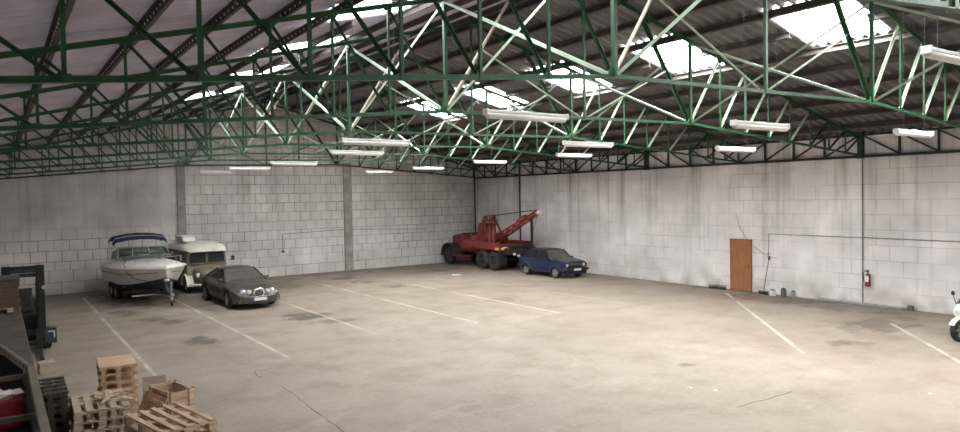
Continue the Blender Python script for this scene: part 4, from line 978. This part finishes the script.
bdy = MB(); bdy.box((-.62, 0, .62), (1.75, .98, .62)); bdy.box((-1.30, 0, 1.02), (.45, .98, .42)); bdy.box((.18, 0, .62), (.25, .9, .75)); bdy.build('body', M['forkblack'], fk, bevel=.06)
MB().box((-1.58, 0, .75), (.22, 1.0, .95)).build('counterweight', M['forkgrey'], fk, bevel=.08)
sb = MB(); sb.box((-.55, 0, 1.02), (.5, .5, .14)); sb.box((-.80, 0, 1.32), (.13, .5, .55)); sb.build('seat', M['black'], fk, bevel=.04)
og = MB()
for s in (-1, 1): og.bar((.28, s*.44, .95), (.05, s*.42, 2.10), .06, .06).bar((-1.1, s*.44, 1.2), (-1.0, s*.42, 2.10), .06, .06).bar((.05, s*.42, 2.10), (-1.0, s*.42, 2.10), .06, .06)
for x in (.05, -.2, -.4, -.6, -.8, -1.0): og.bar((x, -.42, 2.12), (x, .42, 2.12), .05, .03)
og.build('overhead_guard', M['forkblack'], fk)
swp = MB(); swp.tube([(-.10+.05*math.sin(t), .16*math.cos(t), 1.30+.15*math.sin(t)) for t in [2*PI*i/14 for i in range(14)]], .015, 6, True); swp.tube([(-.10, 0, 1.30), (.15, 0, .95)], .02, 6); swp.build('steering_wheel', M['black'], fk, smooth=40)
for s in (-1, 1):
    wheel(fk, (.28, s*.50, .30), .30, .20, M['forkgrey'], M['rubber'], s, .5); wheel(fk, (-1.15, s*.44, .24), .24, .16, M['forkgrey'], M['rubber'], s, .5)
    hl = MB(); hl.lathe([(.001, .04), (.05, .03), (.06, -.05), (.001, -.05)], (.60, s*.46, 1.72), 'x', 12); hl.build('work_lamp', M['lens'], fk, smooth=40)
tb = MB(); tb.box((.42, .58, .38), (.34, .30, .42)); tb.build('step_box', M['forkgrey'], fk, bevel=.02)
MB().box((.594, .60, .50), (.006, .16, .03)).box((.594, .67, .41), (.006, .03, .18)).build('corner_mark', M['paper'], fk)

# ------------------------------------------------------------------ right wall: door, services, broom, extinguisher, clutter
dr = empty('door_1', (XR-.02, 16.68, 0)); tag(dr, 'plain brown wooden door in the white right wall', 'door', kind='structure')
MB().box((-.03, 0, 1.03), (.05, .86, 2.0)).build('door_leaf', M['doorwood'], dr)
f_ = MB(); 
for s in (-1, 1): f_.box((-.015, s*.455, 1.04), (.07, .05, 2.08))
f_.box((-.015, 0, 2.06), (.07, .96, .05)); f_.build('door_frame', M['doorwood'], dr)
h = MB(); h.tube([(-.055, -.36, 1.0), (-.09, -.36, 1.0), (-.09, -.28, 1.0)], .010, 6); h.box((-.06, -.36, 1.0), (.01, .03, .10)); h.build('door_handle', M['cable'], dr)
wx = XR-.012
def wire(pts, r, m, name, label, cat): o = MB().tube(pts, r, 6).build(name, M[m], smooth=60); return tag(o, label, cat)
wire([(wx-.02, 15.47, 1.45), (wx-.02, 15.47, 2.33), (wx-.02, 11.95, 2.33), (wx-.02, 5.0, 2.30)], .016, 'greypipe', 'conduit', 'thin grey conduit running along the right wall and dropping to the broom', 'conduit')
wire([(wx-.06, 11.90, .0), (wx-.06, 11.90, 5.03)], .020, 'cable', 'downpipe', 'thin dark vertical pipe on the right wall beside the extinguisher', 'pipe')
wire([(wx-.01, 16.9, 3.1), (wx-.01, 16.72, 2.5), (wx-.05, 16.4, 2.12), (wx-.05, 16.2, 1.88), (wx-.03, 15.9, 1.70), (wx-.06, 15.5, 1.46), (wx-.01, 15.1, 1.42)], .007, 'cable', 'cable', 'loose cable sagging from above the brown door to the broom', 'cable')
for k, (p, q) in enumerate((((wx-.06, 13.5, .045), (wx-.06, 10.45, .045)), ((wx-.17, 13.9, .03), (wx-.15, 10.6, .03)))):
    wire([p, q], .04 if k == 0 else .022, 'greypipe', 'floor_pipe', ['pale pipe lying on the floor along the foot of the right wall', 'thinner pipe lying just out from the pale one on the floor'][k], 'pipe')
jb = MB().box((wx-.10, 10.36, .085), (.14, .16, .16)).build('junction_box', M['cable'], bevel=.02); tag(jb, 'small dark box on the floor at the end of the pale pipe', 'box')
br_ = empty('broom', (wx-.28, 15.52, 0)); tag(br_, 'broom leaning upright on the right wall beside the brown door', 'broom')
MB().tube([(0, 0, .10), (.22, -.10, 1.42)], .014, 8).build('handle', M['cable'], br_)
b = MB(); b.box((0, .0, .11), (.09, .42, .05)); b.build('head', M['cable'], br_, bevel=.01)
b = MB(); random.seed(2)
for i in range(40): x, y = random.uniform(-.035, .035), random.uniform(-.19, .19); b.bar((x, y, .09), (x*1.5, y*1.08, .0), .012, .012)
b.build('bristles', M['black'], br_)
sk = MB().box((wx-.12, 15.42, 1.56), (.05, .05, .05)).box((wx-.06, 15.42, 1.40), (.06, .08, .14)).build('wall_socket', M['cable'], bevel=.01); sk.location.x = .0; tag(sk, 'dark socket box on the right wall at the top of the broom', 'socket')
random.seed(5)
CL = [((24.22, 15.15, 0), (.22, .30, .20), 'paper', 'white canister lying by the broom', 'canister'), ((24.25, 14.72, 0), (.20, .20, .30), 'cable', 'dark tin standing right of the white canister', 'tin'), ((24.28, 14.35, 0), (.16, .22, .24), 'greypipe', 'grey pot right of the dark tin', 'pot')]
for (x, y, z), (a, b_, c_), mm, lb, ct in CL:
    r = empty(ct if ct != 'tin' else 'paint_tin', (x, y, z)); tag(r, lb+' on the floor at the right wall', ct)
    q = MB(); q.lathe([(.001, 0), (a*.48, 0), (a*.5, .02), (a*.5, c_*.8), (a*.36, c_*.95), (.001, c_*.95)], (0, 0, 0), 'z', 16); q.build('can', M[mm], r, smooth=40)
    q = MB(); q.tube([(0, a*.5*math.cos(t), c_*.85+a*.35*math.sin(t)) for t in [PI*i/8 for i in range(9)]], .009, 5); q.build('handle', M['black'], r)
    q = MB(); q.lathe([(.001, 0), (a*.30, 0), (a*.30, .025), (.001, .025)], (0, 0, c_*.95), 'z', 14); q.build('cap', M['black'], r)
for k, (y, w) in enumerate(((17.45, .32), (17.85, .28))):
    r = empty('wire_basket', (24.25, y, 0)); tag(r, ['small dark wire basket on the floor against the left side of the brown door', 'second small dark wire basket one place further from the brown door'][k], 'basket')
    q = MB()
    for z in (.01, .08, .15):
        q.tube([(-.12, -w/2, z), (.12, -w/2, z), (.12, w/2, z), (-.12, w/2, z)], .008, 5, True)
    for i in range(6):
        for x in (-.12, .12): q.tube([(x, -w/2+w*i/5, .01), (x, -w/2+w*i/5, .15)], .006, 4)
    q.build('basket_frame', M['cable'], r); MB().box((0, 0, .05), (.20, w*.9, .07)).build('contents', M['black'], r)
ex_ = empty('fire_extinguisher', (wx-.116, 11.70, .66)); tag(ex_, 'red fire extinguisher hung on the right wall beside the dark pipe', 'extinguisher')
q = MB(); q.lathe([(.001, 0), (.075, 0), (.085, .03), (.085, .34), (.06, .42), (.028, .45), (.028, .50), (.001, .50)], (0, 0, 0), 'z', 18); q.build('cylinder_body', M['extred'], ex_, smooth=40)
q = MB(); q.box((0, 0, .52), (.05, .05, .05)); q.box((-.02, .03, .56), (.03, .16, .02)); q.build('valve', M['black'], ex_, bevel=.005)
q = MB(); q.tube([(0, .02, .52), (-.03, .12, .50), (-.03, .13, .35), (-.03, .11, .15)], .014, 6); q.build('hose', M['black'], ex_, smooth=40)
q = MB(); q.tube([(.088*math.cos(t), .088*math.sin(t), .27) for t in [2*PI*i/16 for i in range(16)]], .004, 4, True); q.box((-.086, 0, .27), (.012, .13, .20)); q.build('label_plate', M['pinkwhite'], ex_)
MB().box((.108, 0, .3), (.03, .06, .25)).build('bracket', M['black'], ex_)

# white motorcycle cut by the right edge of the view
mo = empty('motorcycle', (20.98, 7.22, 0), PI-.35); tag(mo, 'white faired motorcycle half out of view at the right edge', 'motorcycle')
for x in (.68, -.70):
    w_ = MB(); w_.lathe([(.20, -.06), (.27, -.065), (.30, -.03), (.30, .03), (.27, .065), (.20, .06), (.20, -.06)], (x, 0, .30), 'y', 28); wo = w_.build('wheel', M['rubber'], mo, smooth=40)
    r_ = MB(); r_.tube([(x+.205*math.cos(t), 0, .30+.205*math.sin(t)) for t in [2*PI*i/24 for i in range(24)]], .022, 6, True)
    for i in range(5): a = 2*PI*i/5; r_.bar((x, 0, .30), (x+.2*math.cos(a), 0, .30+.2*math.sin(a)), .03, .03)
    r_.cyl((x, -.08, .30), (x, .08, .30), .04, 12); r_.build('rim', M['greypipe'], wo, smooth=40)
for s in (-1, 1): MB().tube([(.68, s*.10, .30), (.42, s*.10, .88)], .024, 8).build('fork_leg', M['galv'], mo, smooth=40)
fn = MB(); rings = []
for x, w, z0, z1 in ((.78, .06, .70, .82), (.70, .17, .58, .96), (.52, .25, .48, 1.04), (.30, .27, .36, .98), (.0, .26, .26, .84), (-.15, .22, .30, .74)):
    rings.append([Vector((x, w*math.cos(t), (z0+z1)/2+(z1-z0)/2*math.sin(t))) for t in [2*PI*i/16 for i in range(16)]])
fn.loft(rings); fn.build('fairing', M['gelcoat'], mo, smooth=50)
mg_ = MB(); mg_.loft([[Vector((.68+.335*math.cos(t), y, .30+.335*math.sin(t))) for y in (-.075, .075)]+[Vector((.68+.32*math.cos(t), y, .30+.32*math.sin(t))) for y in (.075, -.075)] for t in [PI*(.15+.65*i/10) for i in range(11)]]); mg_.build('front_mudguard', M['gelcoat'], mo, smooth=40)
tk = MB(); rings = []
for x, w, z in ((.20, .10, .95), (.05, .17, 1.02), (-.15, .16, .99), (-.35, .11, .86)):
    rings.append([Vector((x, w*math.cos(t), z-.10+.10*math.sin(t))) for t in [2*PI*i/14 for i in range(14)]])
tk.loft(rings); tk.build('tank', M['gelcoat'], mo, smooth=50)
se = MB(); rings = []
for x, w, z in ((-.30, .10, .84), (-.45, .15, .82), (-.75, .14, .86), (-1.0, .09, .94), (-1.08, .05, .97)):
    rings.append([Vector((x, w*math.cos(t), z-.04+.05*math.sin(t))) for t in [2*PI*i/12 for i in range(12)]])
se.loft(rings); se.build('seat', M['black'], mo, smooth=50)
en = MB(); en.box((-.05, 0, .42), (.50, .36, .34)); en.box((-.4, 0, .42), (.5, .10, .12)); en.build('engine', M['greypipe'], mo, bevel=.03)
sw_ = MB(); 
for s in (-1, 1): sw_.bar((-.25, s*.12, .38), (-.70, s*.12, .30), .04, .06)
sw_.build('swing_arm', M['galv'], mo)
exh = MB(); exh.tube([(.1, .16, .25), (-.3, .18, .24), (-.55, .19, .34), (-.95, .20, .48)], [.03, .03, .05, .055], 10); exh.build('exhaust', M['galv'], mo, smooth=40)
hb_ = MB(); hb_.tube([(.30, -.34, .98), (.38, -.15, 1.0), (.38, .15, 1.0), (.30, .34, .98)], .014, 6); hb_.build('handlebar', M['black'], mo, smooth=40)
for s in (-1, 1):
    mi = MB(); mi.tube([(.60, s*.18, .94), (.62, s*.26, 1.20)], .010, 6); mi.lathe([(.001, -.02), (.05, -.015), (.06, 0), (.001, .02)], (.62, s*.26, 1.23), 'x', 12); mi.build('mirror', M['black'], mo, smooth=40)
scn = MB(); scn.quad([(.66, -.14, .98), (.66, .14, .98), (.42, .12, 1.22), (.42, -.12, 1.22)], .008); scn.build('windshield', M['screen'], mo)
hlm = MB(); hlm.lathe([(.001, .03), (.07, .02), (.08, -.03), (.001, -.03)], (.77, 0, .78), 'x', 14); hlm.build('headlamp', M['lens'], mo, smooth=40)
st2 = MB(); st2.tube([(-.1, .16, .28), (-.18, .36, .012)], .012, 6); st2.build('side_stand', M['black'], mo)
# paper scraps on the floor
for k, (x, y, lb) in enumerate(((11.51, 9.05, 'white paper scrap on the bare floor at the bottom centre'), (11.75, 8.6, 'smaller white scrap right of the one at the bottom centre'), (14.75, 5.9, 'white scrap on the floor at the bottom right'), (19.2, 29.6, 'pale rag on the floor in front of the red truck'))):
    s_ = .05 if k < 3 else .28; random.seed(k)
    q = MB(); n = 7; top = [Vector((s_*random.uniform(.7, 1.1)*math.cos(2*PI*i/n), s_*random.uniform(.7, 1.1)*math.sin(2*PI*i/n), .004+random.uniform(0, .02))) for i in range(n)]
    q.add([Vector((0, 0, .02))]+top+[Vector((t.x, t.y, .001)) for t in top], [(0, 1+i, 1+(i+1) % n) for i in range(n)]+[(1+i, 1+n+i, 1+n+(i+1) % n, 1+(i+1) % n) for i in range(n)]+[tuple(range(n+1, 2*n+1))])
    o = q.build('paper_scrap' if k < 3 else 'rag', M['paper']); o.location = (x, y, 0); tag(o, lb, 'scrap' if k < 3 else 'rag')
hk = MB().tube([(wx-12.2, YG-.04, 2.2), (wx-12.2, YG-.04, 1.30)], .015, 6).tube([(wx-12.2, YG-.04, 2.2), (wx-8.6, YG-.04, 2.30), (wx-8.2, YG-.15, 2.29), (wx-7.9, YG-.04, 2.28), (wx-3.5, YG-.04, 2.1)], .014, 6).box((wx-12.2, YG-.05, 1.28), (.12, .08, .12)).build('wall_conduit', M['cable']); tag(hk, 'thin dark conduit dropping down the gable wall right of the grey saloon', 'conduit')

# ------------------------------------------------------------------ sky, camera, exposure
w = bpy.data.worlds.new('overcast'); bpy.context.scene.world = w; w.use_nodes = True
w.node_tree.nodes['Background'].inputs[0].default_value = (.86, .93, 1.0, 1); w.node_tree.nodes['Background'].inputs[1].default_value = WORLD_S
cd = bpy.data.cameras.new('camera'); cd.sensor_width = 36; cd.lens = FPX/960*36; cd.clip_end = 200
co = bpy.data.objects.new('camera', cd); C.objects.link(co)
co.matrix_world = Matrix.Translation((0, 0, 4)) @ RCAM.to_4x4()
S = bpy.context.scene; S.camera = co
S.view_settings.view_transform = 'Standard'; S.view_settings.look = 'None'; S.view_settings.gamma = 1; S.view_settings.use_curve_mapping = False
S.view_settings.exposure = EXPO
S.cycles.use_denoising = True
S.cycles.max_bounces = 12; S.cycles.diffuse_bounces = 8; S.cycles.transparent_max_bounces = 16; S.cycles.sample_clamp_indirect = 8
